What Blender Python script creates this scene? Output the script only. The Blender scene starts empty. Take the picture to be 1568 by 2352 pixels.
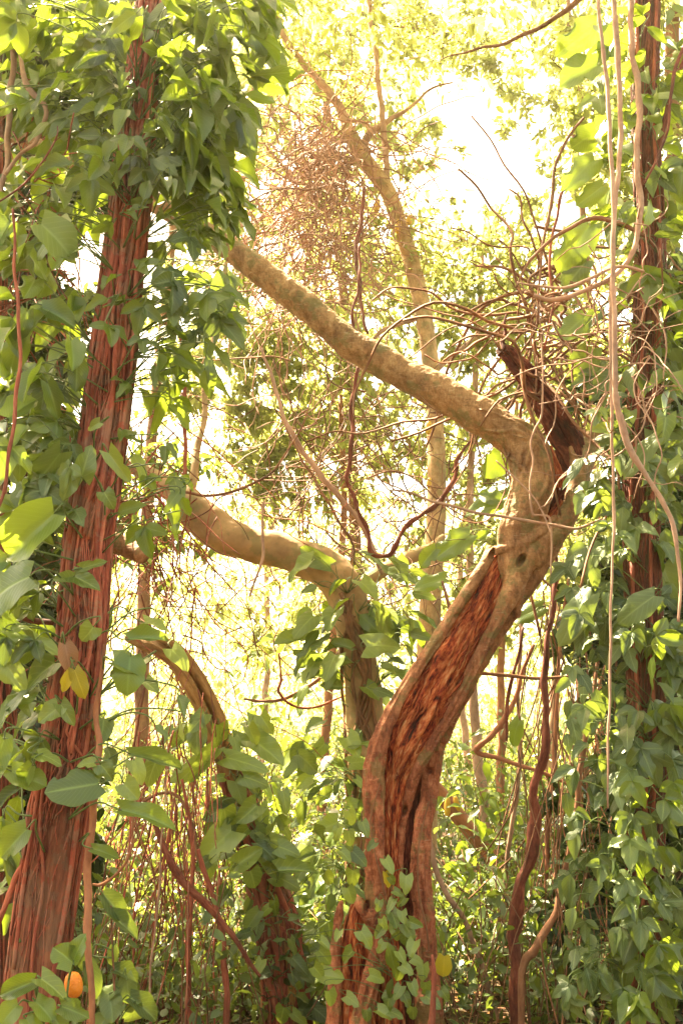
import bpy, math, random
import numpy as np
from mathutils import Vector, Matrix, noise as mnoise

random.seed(7)
rng = np.random.default_rng(11)
scene = bpy.context.scene
COL = scene.collection

# ------------------------------------------------------------------ camera
F_PX, CX, CY = 2036.0, 784.0, 1176.0          # focal length and centre in 1568 x 2352 picture units
PITCH = math.radians(15.6)
CAM = np.array([0.0, 0.0, 1.6])
cam_data = bpy.data.cameras.new('camera')
cam_data.sensor_fit = 'VERTICAL'
cam_data.sensor_height = 36.0
cam_data.lens = 36.0 * F_PX / 2352.0
cam_data.clip_start = 0.05
cam_data.clip_end = 2000.0
cam = bpy.data.objects.new('camera', cam_data)
cam.location = CAM.tolist()
cam.rotation_euler = (math.radians(90) + PITCH, 0, 0)
COL.objects.link(cam)
scene.camera = cam

# ------------------------------------------------------------------ light
SUN_EL, SUN_AZ = math.radians(61), math.radians(-46)      # azimuth measured from +Y towards +X
world = bpy.data.worlds.new('World')
scene.world = world
world.use_nodes = True
wn = world.node_tree
wn.nodes.clear()
sky = wn.nodes.new('ShaderNodeTexSky')
sky.sky_type = 'NISHITA'
sky.sun_disc = False
sky.sun_elevation = SUN_EL
sky.sun_rotation = SUN_AZ
sky.air_density = 1.0
sky.dust_density = 4.0
sky.ozone_density = 0.6
tint = wn.nodes.new('ShaderNodeMix')
tint.data_type = 'RGBA'
tint.blend_type = 'MULTIPLY'
tint.inputs['Factor'].default_value = 1.0
tint.inputs['B'].default_value = (1.0, 0.83, 0.52, 1)
bg = wn.nodes.new('ShaderNodeBackground')
bg.inputs['Strength'].default_value = 0.085
wo = wn.nodes.new('ShaderNodeOutputWorld')
wn.links.new(sky.outputs[0], tint.inputs['A'])
wn.links.new(tint.outputs['Result'], bg.inputs['Color'])
wn.links.new(bg.outputs[0], wo.inputs['Surface'])

sun_data = bpy.data.lights.new('sun', 'SUN')
sun_data.energy = 5.0
sun_data.angle = math.radians(0.6)
sun_data.color = (1.0, 0.85, 0.56)
sun = bpy.data.objects.new('sun', sun_data)
sdir = Vector((math.sin(SUN_AZ) * math.cos(SUN_EL), math.cos(SUN_AZ) * math.cos(SUN_EL), math.sin(SUN_EL)))
sun.rotation_euler = sdir.to_track_quat('Z', 'Y').to_euler()
sun.location = (4, 20, 30)
COL.objects.link(sun)

scene.view_settings.view_transform = 'Standard'
scene.view_settings.look = 'None'
scene.view_settings.exposure = 3.7
scene.view_settings.gamma = 1.0
scene.view_settings.use_curve_mapping = False
scene.render.engine = 'CYCLES'
cy = scene.cycles
cy.use_denoising = True
cy.max_bounces = 6
cy.diffuse_bounces = 3
cy.glossy_bounces = 2
cy.transmission_bounces = 6
cy.volume_bounces = 1
cy.transparent_max_bounces = 4
cy.sample_clamp_indirect = 8.0

# ------------------------------------------------------------------ picture unit -> place
def scale_at(y, d):
    b = (CY - y) / F_PX
    return d / (math.cos(PITCH) - b * math.sin(PITCH))

def P(x, y, d):
    """a direction through the picture, taken out to the distance d (metres ahead)"""
    a, b = (x - CX) / F_PX, (CY - y) / F_PX
    s = scale_at(y, d)
    v = np.array([a, math.cos(PITCH) - b * math.sin(PITCH), math.sin(PITCH) + b * math.cos(PITCH)])
    return CAM + v * s

def PX(w, y, d):
    return w * scale_at(y, d) / F_PX

def unit(v):
    v = np.asarray(v, float)
    return v / (np.linalg.norm(v) + 1e-9)

# ------------------------------------------------------------------ mesh building
class MB:
    def __init__(self):
        self.v, self.f3, self.f4, self.uv, self.rnd, self.n = [], [], [], [], [], 0
        self.m3, self.m4 = [], []
    def add(self, v, f4=None, f3=None, uv=None, rnd=0.5, mat=0):
        v = np.asarray(v, float).reshape(-1, 3)
        k = len(v)
        self.v.append(v)
        self.uv.append(np.zeros((k, 2)) if uv is None else np.asarray(uv, float))
        self.rnd.append(np.full(k, rnd) if np.isscalar(rnd) else np.asarray(rnd))
        if f4 is not None and len(f4):
            self.f4.append(np.asarray(f4, int) + self.n); self.m4.append(np.full(len(f4), mat))
        if f3 is not None and len(f3):
            self.f3.append(np.asarray(f3, int) + self.n); self.m3.append(np.full(len(f3), mat))
        self.n += k
    def mesh(self, name, mats, smooth=True):
        me = bpy.data.meshes.new(name)
        V = np.concatenate(self.v)
        UV = np.concatenate(self.uv)
        RN = np.concatenate(self.rnd)
        f4 = np.concatenate(self.f4) if self.f4 else np.zeros((0, 4), int)
        f3 = np.concatenate(self.f3) if self.f3 else np.zeros((0, 3), int)
        mi = np.concatenate(self.m4 + self.m3) if (self.m4 or self.m3) else np.zeros(0, int)
        loops = np.concatenate([f4.ravel(), f3.ravel()]).astype(np.int32)
        tot = np.concatenate([np.full(len(f4), 4), np.full(len(f3), 3)]).astype(np.int32)
        st = np.concatenate([[0], np.cumsum(tot)[:-1]]).astype(np.int32)
        me.vertices.add(len(V)); me.vertices.foreach_set('co', V.astype(np.float32).ravel())
        me.loops.add(len(loops)); me.loops.foreach_set('vertex_index', loops)
        me.polygons.add(len(tot)); me.polygons.foreach_set('loop_start', st)
        me.polygons.foreach_set('material_index', mi.astype(np.int32))
        if smooth:
            me.polygons.foreach_set('use_smooth', np.ones(len(tot), bool))
        ul = me.uv_layers.new(name='UVMap')
        ul.data.foreach_set('uv', UV[loops].astype(np.float32).ravel())
        at = me.attributes.new('rnd', 'FLOAT', 'POINT')
        at.data.foreach_set('value', RN.astype(np.float32))
        for m in (mats if isinstance(mats, (list, tuple)) else [mats]):
            me.materials.append(m)
        me.update(); me.validate()
        return me

def link(name, me, root=None, M=None):
    o = bpy.data.objects.new(name, me)
    COL.objects.link(o)
    if root is not None:
        o.parent = root
        p = root
        t = Matrix.Identity(4)
        while p is not None:
            t = p.matrix_basis.inverted() @ t if p.parent is None else t
            p = p.parent
        o.matrix_parent_inverse = t
    if M is not None:
        o.matrix_basis = M
    return o

def part(name, mb, mats, root, stuff=False, label=None, smooth=True):
    o = link(name, mb.mesh(name, mats, smooth), root)
    if stuff: o['kind'] = 'stuff'
    if label: o['label'] = label
    return o

def thing(name, label, cat, loc, group=None):
    o = bpy.data.objects.new(name, None)
    o.empty_display_size = 0.1
    o.location = [float(c) for c in loc]
    COL.objects.link(o)
    o['label'] = label; o['category'] = cat
    if group: o['group'] = group
    return o

def single(name, mb, mats, label, cat, group=None, kind=None):
    o = link(name, mb.mesh(name, mats))
    o['label'] = label; o['category'] = cat
    if group: o['group'] = group
    if kind: o['kind'] = kind
    return o

# ------------------------------------------------------------------ sweeps
def spline(pts, k=6):
    pts = np.asarray(pts, float)
    if len(pts) < 3:
        t = np.linspace(0, 1, k + 1)[:, None]
        return pts[0] * (1 - t) + pts[-1] * t
    e = np.vstack([2 * pts[0] - pts[1], pts, 2 * pts[-1] - pts[-2]])
    out = []
    t = np.linspace(0, 1, k, endpoint=False)[:, None]
    for i in range(1, len(e) - 2):
        a, b, c, d = e[i - 1], e[i], e[i + 1], e[i + 2]
        out.append(0.5 * (2 * b + (c - a) * t + (2 * a - 5 * b + 4 * c - d) * t ** 2 + (3 * b - a - 3 * c + d) * t ** 3))
    out.append(pts[-1:])
    return np.vstack(out)

def wpath(pts, d, k=6, ground=False, jitter=0.0):
    """(x, y, width[, distance]) list -> centre line, radii in metres"""
    w = []
    for p in pts:
        dd = p[3] if len(p) > 3 else d
        q = P(p[0], p[1], dd)
        w.append([*q, max(PX(p[2], p[1], dd) / 2, 0.0008)])
    w = np.array(w)
    if ground and w[-1, 2] > 0:
        last, prev = w[-1], w[-2]
        dirn = unit(last[:3] - prev[:3])
        dirn = unit([dirn[0] * 0.4, dirn[1] * 0.4, -1])
        t = (last[2] + 0.12) / -dirn[2]
        w = np.vstack([w, [*(last[:3] + dirn * t * 0.55), last[3] * 1.06], [*(last[:3] + dirn * t), last[3] * 1.25]])
    s = spline(w, k)
    pos, r = s[:, :3].copy(), np.maximum(s[:, 3], 0.0006)
    if jitter:
        ph = rng.uniform(0, 100, 3)
        L = np.concatenate([[0], np.cumsum(np.linalg.norm(np.diff(pos, axis=0), axis=1))])
        for a in range(3):
            pos[:, a] += jitter * (np.sin(L * 9 + ph[a]) + 0.6 * np.sin(L * 23 + ph[a] * 2)) * np.clip(L * 4, 0, 1)
    return pos, r

def frames(pos):
    T = np.gradient(pos, axis=0)
    T /= np.linalg.norm(T, axis=1)[:, None] + 1e-9
    C = CAM - pos
    N = C - (C * T).sum(1)[:, None] * T
    N /= np.linalg.norm(N, axis=1)[:, None] + 1e-9
    B = np.cross(T, N)
    return T, N, B

def tube(mb, pos, r, nseg=8, noise=0.0, nfreq=6.0, lobes=None, groove=None, rnd=0.5, joints=None, mat=0, closed=False, fine=0.0, grain=None):
    n = len(pos)
    T, N, B = frames(pos)
    cols = nseg if closed else nseg + 1
    th = np.linspace(-math.pi, math.pi, nseg + 1)[:cols]
    L = np.concatenate([[0], np.cumsum(np.linalg.norm(np.diff(pos, axis=0), axis=1))])
    R = np.repeat(r[:, None], cols, 1).copy()
    if joints:
        step, amp = joints
        R *= 1 + amp * np.exp(-((((L + 0.3 * step * np.sin(L * 3)) % step) / step - 0.5) / 0.07) ** 2)[:, None]
    if lobes:
        for k, amp, tw in lobes:
            R *= 1 + amp * np.cos(k * th[None, :] + tw * L[:, None] + k)
    if groove:
        g0, gw, depth, l0, l1 = groove
        win = np.exp(-((th[None, :] - g0) / gw) ** 4)
        tt = np.linspace(0, 1, n)[:, None]
        env = np.clip((tt - l0) / 0.04, 0, 1) * np.clip((l1 - tt) / 0.08, 0, 1)
        R *= 1 - depth * win * env
    V = pos[:, None, :] + R[:, :, None] * (np.cos(th)[None, :, None] * N[:, None, :] + np.sin(th)[None, :, None] * B[:, None, :])
    if noise:
        D = (V - pos[:, None, :]) / (R[:, :, None] + 1e-9)
        for i in range(n):
            for j in range(cols):
                jj = 0 if j == nseg else j
                p = V[i, jj]
                q = mnoise.noise(Vector(p) * nfreq) + 0.5 * mnoise.noise(Vector(p) * nfreq * 2.7)
                if grain:
                    ca_, sa_ = math.cos(th[jj]), math.sin(th[jj])
                    q = mnoise.noise(Vector((ca_ * 2.2, sa_ * 2.2, L[i] * grain))) + 0.7 * mnoise.noise(Vector((ca_ * 6, sa_ * 6, L[i] * grain * 1.3 + 9))) + 0.45 * mnoise.noise(Vector((ca_ * 14, sa_ * 14, L[i] * grain * 2.2 + 4)))
                if fine: q += fine * mnoise.noise(Vector((p[0] * 60, p[1] * 60, p[2] * 14)))
                V[i, j] = V[i, j] + D[i, jj] * q * noise * r[i]
    idx = np.arange(n * cols).reshape(n, cols)
    if closed:
        nx = np.roll(idx, -1, axis=1)
        q = np.stack([idx[:-1], nx[:-1], nx[1:], idx[1:]], -1).reshape(-1, 4)
    else:
        q = np.stack([idx[:-1, :-1], idx[:-1, 1:], idx[1:, 1:], idx[1:, :-1]], -1).reshape(-1, 4)
    rm = float(np.mean(r))
    uv = np.stack([np.repeat((th * rm)[None, :], n, 0), np.repeat(L[:, None], cols, 1)], -1).reshape(-1, 2)
    V2 = V.reshape(-1, 3)
    c = np.vstack([pos[0], pos[-1]])
    f3 = []
    for j in range(nseg):
        j2 = (j + 1) % cols if closed else j + 1
        f3.append((n * cols, idx[0, j2], idx[0, j])); f3.append((n * cols + 1, idx[-1, j], idx[-1, j2]))
    mb.add(np.vstack([V2, c]), q, f3, np.vstack([uv, [[0, 0], [0, L[-1]]]]), rnd, mat)

def fuse(mbs, voxel, smooth=4, disp=0.0, freq=9.0, pits=()):
    """one continuous skin over several swept strands"""
    me = mbs.mesh('strands', [])
    o = bpy.data.objects.new('strands', me); COL.objects.link(o)
    m = o.modifiers.new('r', 'REMESH'); m.mode = 'VOXEL'; m.voxel_size = voxel; m.use_smooth_shade = True
    s = o.modifiers.new('s', 'SMOOTH'); s.iterations = smooth; s.factor = 0.5
    dg = bpy.context.evaluated_depsgraph_get()
    me2 = bpy.data.meshes.new_from_object(o.evaluated_get(dg))
    bpy.data.objects.remove(o); bpy.data.meshes.remove(me)
    n = len(me2.vertices)
    co = np.zeros(n * 3, np.float32); me2.vertices.foreach_get('co', co); co = co.reshape(-1, 3)
    no = np.zeros(n * 3, np.float32); me2.vertices.foreach_get('normal', no); no = no.reshape(-1, 3)
    if disp:
        q = np.array([mnoise.noise(Vector(c) * freq) + 0.5 * mnoise.noise(Vector(c) * freq * 2.6) + 0.3 * mnoise.noise(Vector(c) * freq * 6) for c in co.tolist()])
        co = co + no * (q * disp)[:, None]
        me2.vertices.foreach_set('co', co.astype(np.float32).ravel())
    for c0, axes, depth in pits:          # hollows pressed into the skin, away from the viewer
        c0 = np.asarray(c0); vdir = unit(c0 - CAM)
        dv = co - c0; along = dv @ vdir
        q = dv - along[:, None] * vdir
        a1 = unit(axes[0]); a1 = unit(a1 - (a1 @ vdir) * vdir); a2 = np.cross(vdir, a1)
        rr = ((q @ a1) / axes[1]) ** 2 + ((q @ a2) / axes[2]) ** 2
        wgt = np.exp(-rr ** 2) * ((no @ vdir) < 0.1) * (np.abs(along) < 0.15)
        co = co + vdir * (wgt * depth)[:, None]
    if len(pits): me2.vertices.foreach_set('co', co.astype(np.float32).ravel())
    me2.polygons.foreach_set('use_smooth', np.ones(len(me2.polygons), bool))
    me2.update()
    return me2

# ------------------------------------------------------------------ materials
def mat_new(name):
    m = bpy.data.materials.new(name); m.use_nodes = True
    nt = m.node_tree; nt.nodes.clear()
    out = nt.nodes.new('ShaderNodeOutputMaterial')
    return m, nt, out

def N_(nt, typ, **kw):
    n = nt.nodes.new(typ)
    for k, v in kw.items():
        if k in n.inputs: n.inputs[k].default_value = v
        else: setattr(n, k, v)
    return n

def ramp(nt, src, stops):
    r = nt.nodes.new('ShaderNodeValToRGB')
    e = r.color_ramp.elements
    while len(e) > 1: e.remove(e[-1])
    e[0].position, e[0].color = stops[0][0], (*stops[0][1], 1)
    for p, c in stops[1:]:
        x = e.new(p); x.color = (*c, 1)
    nt.links.new(src, r.inputs[0])
    return r.outputs[0]

def mth(nt, op, a, b=None, c=None):
    n = nt.nodes.new('ShaderNodeMath'); n.operation = op
    for i, v in enumerate((a, b, c)):
        if v is None: continue
        if hasattr(v, 'is_linked'): nt.links.new(v, n.inputs[i])
        else: n.inputs[i].default_value = v
    return n.outputs[0]

def mixc(nt, fac, a, b, typ='MIX'):
    n = nt.nodes.new('ShaderNodeMix'); n.data_type = 'RGBA'; n.blend_type = typ
    for k, v in (('Factor', fac), ('A', a), ('B', b)):
        if hasattr(v, 'is_linked'): nt.links.new(v, n.inputs[k])
        else: n.inputs[k].default_value = (*v, 1) if isinstance(v, tuple) and len(v) == 3 else v
    return n.outputs['Result']

def mat_leaf(name, dark, light, trans, tfac=0.42, rough=0.30, vein=0.45, veins=9.0, spots=0.15, spec=0.5):
    m, nt, out = mat_new(name)
    at = N_(nt, 'ShaderNodeAttribute', attribute_name='rnd')
    oi = N_(nt, 'ShaderNodeObjectInfo')
    rn = mth(nt, 'FRACT', mth(nt, 'ADD', at.outputs['Fac'], oi.outputs['Random']))
    uv = N_(nt, 'ShaderNodeUVMap'); uv.uv_map = 'UVMap'
    sep = N_(nt, 'ShaderNodeSeparateXYZ'); nt.links.new(uv.outputs[0], sep.inputs[0])
    au = mth(nt, 'ABSOLUTE', mth(nt, 'SUBTRACT', sep.outputs[0], 0.5))
    mid = mth(nt, 'SUBTRACT', 1.0, mth(nt, 'SMOOTH_MIN', mth(nt, 'MULTIPLY', au, 16.0), 1.0, 0.2))
    ph = mth(nt, 'SUBTRACT', mth(nt, 'MULTIPLY', sep.outputs[1], veins), mth(nt, 'MULTIPLY', au, veins * 0.75))
    sv = mth(nt, 'POWER', mth(nt, 'ABSOLUTE', mth(nt, 'SINE', mth(nt, 'MULTIPLY', ph, math.pi))), 8.0)   # 1 between ridges
    svn = mth(nt, 'SUBTRACT', 1.0, mth(nt, 'ABSOLUTE', mth(nt, 'SINE', mth(nt, 'MULTIPLY', ph, math.pi))))
    svn = mth(nt, 'POWER', svn, 5.0)
    vv = mth(nt, 'MAXIMUM', mid, mth(nt, 'MULTIPLY', svn, 0.55))
    tc = N_(nt, 'ShaderNodeTexCoord')
    nz = N_(nt, 'ShaderNodeTexNoise', Scale=6.0, Detail=4.0)
    nt.links.new(tc.outputs['Object'], nz.inputs['Vector'])
    c = mixc(nt, rn, dark, light)
    c = mixc(nt, mth(nt, 'MULTIPLY', vv, vein), c, tuple(min(1, x * 1.9 + 0.02) for x in light))
    sp = ramp(nt, nz.outputs['Fac'], [(0.62, (0, 0, 0)), (0.72, (1, 1, 1))])
    c = mixc(nt, mth(nt, 'MULTIPLY', sp, spots), c, (0.22, 0.17, 0.03))
    bs = N_(nt, 'ShaderNodeBsdfPrincipled', Roughness=rough)
    bs.inputs['Specular IOR Level'].default_value = spec
    nt.links.new(c, bs.inputs['Base Color'])
    bump = N_(nt, 'ShaderNodeBump', Strength=0.35, Distance=0.004)
    hh = mth(nt, 'ADD', mth(nt, 'MULTIPLY', vv, -1.0), mth(nt, 'MULTIPLY', nz.outputs['Fac'], 0.8))
    nt.links.new(hh, bump.inputs['Height'])
    nt.links.new(bump.outputs[0], bs.inputs['Normal'])
    tr = N_(nt, 'ShaderNodeBsdfTranslucent')
    tcol = mixc(nt, rn, tuple(x * 0.75 for x in trans), trans)
    tcol = mixc(nt, mth(nt, 'MULTIPLY', vv, 0.45), tcol, tuple(x * 0.45 for x in trans))
    nt.links.new(tcol, tr.inputs['Color'])
    mx = N_(nt, 'ShaderNodeMixShader'); mx.inputs[0].default_value = tfac
    nt.links.new(bs.outputs[0], mx.inputs[1]); nt.links.new(tr.outputs[0], mx.inputs[2])
    nt.links.new(mx.outputs[0], out.inputs[0])
    return m

def mat_bark(name, stops, scale=14.0, stretch=0.18, bump=0.6, rough=0.75, coord='UV', moss=None, rings=0.0, spec=0.3, zmix=None, dist=0.012, patch=(0.5, 1.25), vary=0.0):
    m, nt, out = mat_new(name)
    tc = N_(nt, 'ShaderNodeTexCoord')
    mp = N_(nt, 'ShaderNodeMapping')
    if coord == 'UV':
        mp.inputs['Scale'].default_value = (1, stretch, 1)
        nt.links.new(tc.outputs['UV'], mp.inputs['Vector'])
    else:
        mp.inputs['Scale'].default_value = (1, 1, stretch)
        nt.links.new(tc.outputs['Object'], mp.inputs['Vector'])
    n1 = N_(nt, 'ShaderNodeTexNoise', Scale=scale, Detail=9.0, Roughness=0.62, Distortion=0.4)
    nt.links.new(mp.outputs[0], n1.inputs['Vector'])
    n2 = N_(nt, 'ShaderNodeTexNoise', Scale=scale * 5, Detail=5.0, Roughness=0.6)
    nt.links.new(mp.outputs[0], n2.inputs['Vector'])
    n3 = N_(nt, 'ShaderNodeTexNoise', Scale=4.0, Detail=5.0, Roughness=0.6)
    nt.links.new(tc.outputs['Object'], n3.inputs['Vector'])
    h = mth(nt, 'ADD', mth(nt, 'MULTIPLY', n1.outputs['Fac'], 0.65), mth(nt, 'MULTIPLY', n2.outputs['Fac'], 0.35))
    c = ramp(nt, h, stops)
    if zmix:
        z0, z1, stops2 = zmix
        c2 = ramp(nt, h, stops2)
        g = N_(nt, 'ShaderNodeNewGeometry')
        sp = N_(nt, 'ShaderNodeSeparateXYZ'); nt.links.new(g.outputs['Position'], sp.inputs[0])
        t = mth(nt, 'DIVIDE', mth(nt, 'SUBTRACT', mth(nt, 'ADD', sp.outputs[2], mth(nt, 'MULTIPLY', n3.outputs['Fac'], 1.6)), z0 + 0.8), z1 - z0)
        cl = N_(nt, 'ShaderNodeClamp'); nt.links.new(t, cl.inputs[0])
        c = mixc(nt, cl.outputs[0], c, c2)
    pv = ramp(nt, n3.outputs['Fac'], [(0.3, (patch[0],) * 3), (0.7, (patch[1],) * 3)])
    c = mixc(nt, 1.0, c, pv, 'MULTIPLY')
    if moss:
        n4 = N_(nt, 'ShaderNodeTexNoise', Scale=7.0, Detail=7.0, Roughness=0.7)
        nt.links.new(tc.outputs['Object'], n4.inputs['Vector'])
        mf = ramp(nt, n4.outputs['Fac'], [(0.52, (0, 0, 0)), (0.57, (1, 1, 1))])
        c = mixc(nt, mth(nt, 'MULTIPLY', mf, moss[1]), c, moss[0])
        if rings:
          mp5 = N_(nt, 'ShaderNodeMapping'); mp5.inputs['Scale'].default_value = (1, 7, 1) if coord == 'UV' else (1, 1, 7)
          nt.links.new(tc.outputs['UV' if coord == 'UV' else 'Object'], mp5.inputs['Vector'])
          n5 = N_(nt, 'ShaderNodeTexNoise', Scale=13.0, Detail=6.0, Roughness=0.75); nt.links.new(mp5.outputs[0], n5.inputs['Vector'])
          lf5 = ramp(nt, n5.outputs['Fac'], [(0.33, (1, 1, 1)), (0.41, (0, 0, 0))])
          c = mixc(nt, mth(nt, 'MULTIPLY', lf5, 0.7), c, (0.05, 0.03, 0.018))
          lg5 = ramp(nt, n5.outputs['Fac'], [(0.60, (0, 0, 0)), (0.66, (1, 1, 1))])
          c = mixc(nt, mth(nt, 'MULTIPLY', lg5, 0.4), c, (0.55, 0.42, 0.28))
    if vary:
        at = N_(nt, 'ShaderNodeAttribute', attribute_name='rnd')
        vr = ramp(nt, at.outputs['Fac'], [(0.0, (1 - vary,) * 3), (0.6, (1.0, 1.0, 1.0)), (1.0, (1 + vary * 0.7, 1 + vary * 0.9, 1 + vary))])
        c = mixc(nt, 1.0, c, vr, 'MULTIPLY')
    bs = N_(nt, 'ShaderNodeBsdfPrincipled', Roughness=rough)
    bs.inputs['Specular IOR Level'].default_value = spec
    nt.links.new(c, bs.inputs['Base Color'])
    hh = h
    if rings:
        w = N_(nt, 'ShaderNodeTexWave', Scale=22.0, Distortion=5.0, Detail=3.0)
        w.bands_direction = 'Y' if coord == 'UV' else 'Z'
        w.inputs['Detail Scale'].default_value = 2.0
        nt.links.new(tc.outputs['UV' if coord == 'UV' else 'Object'], w.inputs['Vector'])
        hh = mth(nt, 'ADD', h, mth(nt, 'MULTIPLY', w.outputs['Fac'], rings))
    bp = N_(nt, 'ShaderNodeBump', Strength=bump, Distance=dist)
    nt.links.new(hh, bp.inputs['Height'])
    nt.links.new(bp.outputs[0], bs.inputs['Normal'])
    nt.links.new(bs.outputs[0], out.inputs[0])
    return m

def mat_fruit(name, c1, c2, bumpscale):
    m, nt, out = mat_new(name)
    tc = N_(nt, 'ShaderNodeTexCoord')
    v = N_(nt, 'ShaderNodeTexVoronoi', Scale=bumpscale)
    nt.links.new(tc.outputs['Object'], v.inputs['Vector'])
    n = N_(nt, 'ShaderNodeTexNoise', Scale=30.0, Detail=4.0)
    nt.links.new(tc.outputs['Object'], n.inputs['Vector'])
    c = mixc(nt, n.outputs['Fac'], c1, c2)
    bs = N_(nt, 'ShaderNodeBsdfPrincipled', Roughness=0.5)
    bs.inputs['Subsurface Weight'].default_value = 0.1
    nt.links.new(c, bs.inputs['Base Color'])
    bp = N_(nt, 'ShaderNodeBump', Strength=0.6, Distance=0.004)
    nt.links.new(v.outputs['Distance'], bp.inputs['Height']); nt.links.new(bp.outputs[0], bs.inputs['Normal'])
    nt.links.new(bs.outputs[0], out.inputs[0])
    return m

M = {}
M['climber'] = mat_leaf('climber_leaf', (0.018, 0.038, 0.006), (0.105, 0.145, 0.022), (0.46, 0.60, 0.035), tfac=0.32, spec=0.7, vein=0.7)
M['philo'] = mat_leaf('broad_leaf', (0.030, 0.066, 0.010), (0.11, 0.165, 0.028), (0.46, 0.60, 0.04), veins=11.0, vein=0.8, tfac=0.33, spec=0.7)
M['heart'] = mat_leaf('heart_leaf', (0.055, 0.10, 0.018), (0.21, 0.26, 0.055), (0.50, 0.60, 0.06), veins=5.0, vein=0.6, tfac=0.33, spec=0.7)
M['blue'] = mat_leaf('grey_green_leaf', (0.028, 0.054, 0.015), (0.135, 0.175, 0.062), (0.36, 0.46, 0.05), veins=7.0, rough=0.40, tfac=0.25, spec=0.55, vein=0.6)
M['canopy'] = mat_leaf('canopy_leaf', (0.06, 0.085, 0.014), (0.21, 0.205, 0.045), (0.58, 0.62, 0.16), tfac=0.5, spots=0.25, rough=0.45)
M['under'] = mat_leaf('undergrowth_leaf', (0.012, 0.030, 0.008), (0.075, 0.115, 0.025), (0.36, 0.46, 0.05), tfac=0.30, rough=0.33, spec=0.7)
M['shadeleaf'] = mat_leaf('shade_dark_leaf', (0.006, 0.016, 0.004), (0.026, 0.050, 0.012), (0.14, 0.22, 0.02), tfac=0.16, rough=0.35)  # leaf colour darkened to stand in for deep shade
M['gold'] = mat_bark('golden_brown_bark', [(0.32, (0.10, 0.04, 0.014)), (0.5, (0.34, 0.16, 0.05)), (0.68, (0.50, 0.28, 0.11))], scale=24, stretch=0.2, bump=0.7)
M['yellow'] = mat_leaf('yellow_leaf', (0.30, 0.25, 0.02), (0.50, 0.38, 0.03), (0.70, 0.56, 0.04), spots=0.7)
M['deadleaf'] = mat_leaf('dead_leaf', (0.30, 0.14, 0.08), (0.38, 0.20, 0.12), (0.4, 0.2, 0.08), spots=0.6)
M['petiole'] = mat_bark('leaf_stalk', [(0.3, (0.07, 0.12, 0.03)), (0.7, (0.15, 0.18, 0.06))], bump=0.1, rough=0.5, patch=(0.8, 1.2))
M['redbark'] = mat_bark('red_fibrous_bark', [(0.33, (0.15, 0.045, 0.025)), (0.5, (0.40, 0.14, 0.075)), (0.68, (0.52, 0.22, 0.12))], scale=34, stretch=0.10, bump=0.9, dist=0.02, moss=((0.15, 0.095, 0.06), 0.5), zmix=(0.75, 1.55, [(0.36, (0.012, 0.003, 0.003)), (0.5, (0.085, 0.014, 0.010)), (0.66, (0.26, 0.055, 0.033))]))  # upper stops darkened so gaps between the climbing roots read as shade
M['root'] = mat_bark('aerial_root_bark', [(0.3, (0.11, 0.020, 0.014)), (0.5, (0.34, 0.075, 0.045)), (0.7, (0.54, 0.20, 0.12))], scale=30, bump=0.4, vary=0.6, moss=((0.24, 0.15, 0.10), 0.5))
M['palereed'] = mat_bark('pale_root_bark', [(0.3, (0.26, 0.11, 0.07)), (0.5, (0.42, 0.21, 0.14)), (0.7, (0.56, 0.32, 0.22))], scale=30, bump=0.3, vary=0.4)
M['smoothred'] = mat_bark('smooth_orange_bark', [(0.35, (0.22, 0.075, 0.04)), (0.55, (0.40, 0.16, 0.085)), (0.7, (0.50, 0.23, 0.13))], scale=10, stretch=0.3, bump=0.25, patch=(0.65, 1.2))
TAN = [(0.32, (0.12, 0.055, 0.022)), (0.5, (0.32, 0.17, 0.075)), (0.68, (0.50, 0.31, 0.16))]
M['mainbark'] = mat_bark('grey_tan_bark', [(0.34, (0.09, 0.022, 0.012)), (0.5, (0.31, 0.088, 0.042)), (0.66, (0.54, 0.21, 0.11))], scale=20, stretch=0.5, bump=0.7, coord='Object',
                         moss=((0.12, 0.13, 0.045), 0.5), rings=0.05, zmix=(1.5, 3.3, TAN), dist=0.014, patch=(0.6, 1.25))
M['palebark'] = mat_bark('pale_bark', [(0.32, (0.24, 0.12, 0.05)), (0.5, (0.46, 0.28, 0.14)), (0.68, (0.60, 0.42, 0.24))], scale=12, stretch=0.5, bump=0.4, moss=((0.20, 0.19, 0.08), 0.5), rings=0.2, dist=0.008)
M['heartwood'] = mat_bark('rotten_heartwood', [(0.40, (0.018, 0.005, 0.004)), (0.46, (0.24, 0.03, 0.012)), (0.53, (0.50, 0.13, 0.042)), (0.63, (0.66, 0.36, 0.18))], scale=30, stretch=0.16, bump=1.0, rough=0.85, dist=0.03, patch=(0.5, 1.3))
M['deadwood'] = mat_bark('dark_dead_wood', [(0.36, (0.010, 0.003, 0.003)), (0.5, (0.10, 0.02, 0.012)), (0.66, (0.36, 0.10, 0.055))], scale=30, stretch=0.2, bump=1.0, rough=0.9, dist=0.025)  # near-black red dead wood, also used to shade the trunk slit
M['darkbark'] = mat_bark('dark_red_bark', [(0.3, (0.02, 0.009, 0.006)), (0.5, (0.10, 0.035, 0.022)), (0.7, (0.24, 0.09, 0.055))], scale=34, stretch=0.12, bump=0.9, dist=0.018, moss=((0.07, 0.06, 0.03), 0.5))
M['stem'] = mat_bark('brown_stem_bark', [(0.3, (0.11, 0.045, 0.025)), (0.5, (0.24, 0.105, 0.055)), (0.7, (0.36, 0.18, 0.10))], scale=24, stretch=0.25, bump=0.6)
M['pink'] = mat_bark('pink_liana_bark', [(0.3, (0.26, 0.13, 0.09)), (0.5, (0.42, 0.24, 0.17)), (0.7, (0.55, 0.35, 0.26))], scale=22, stretch=0.3, bump=0.4)
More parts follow.
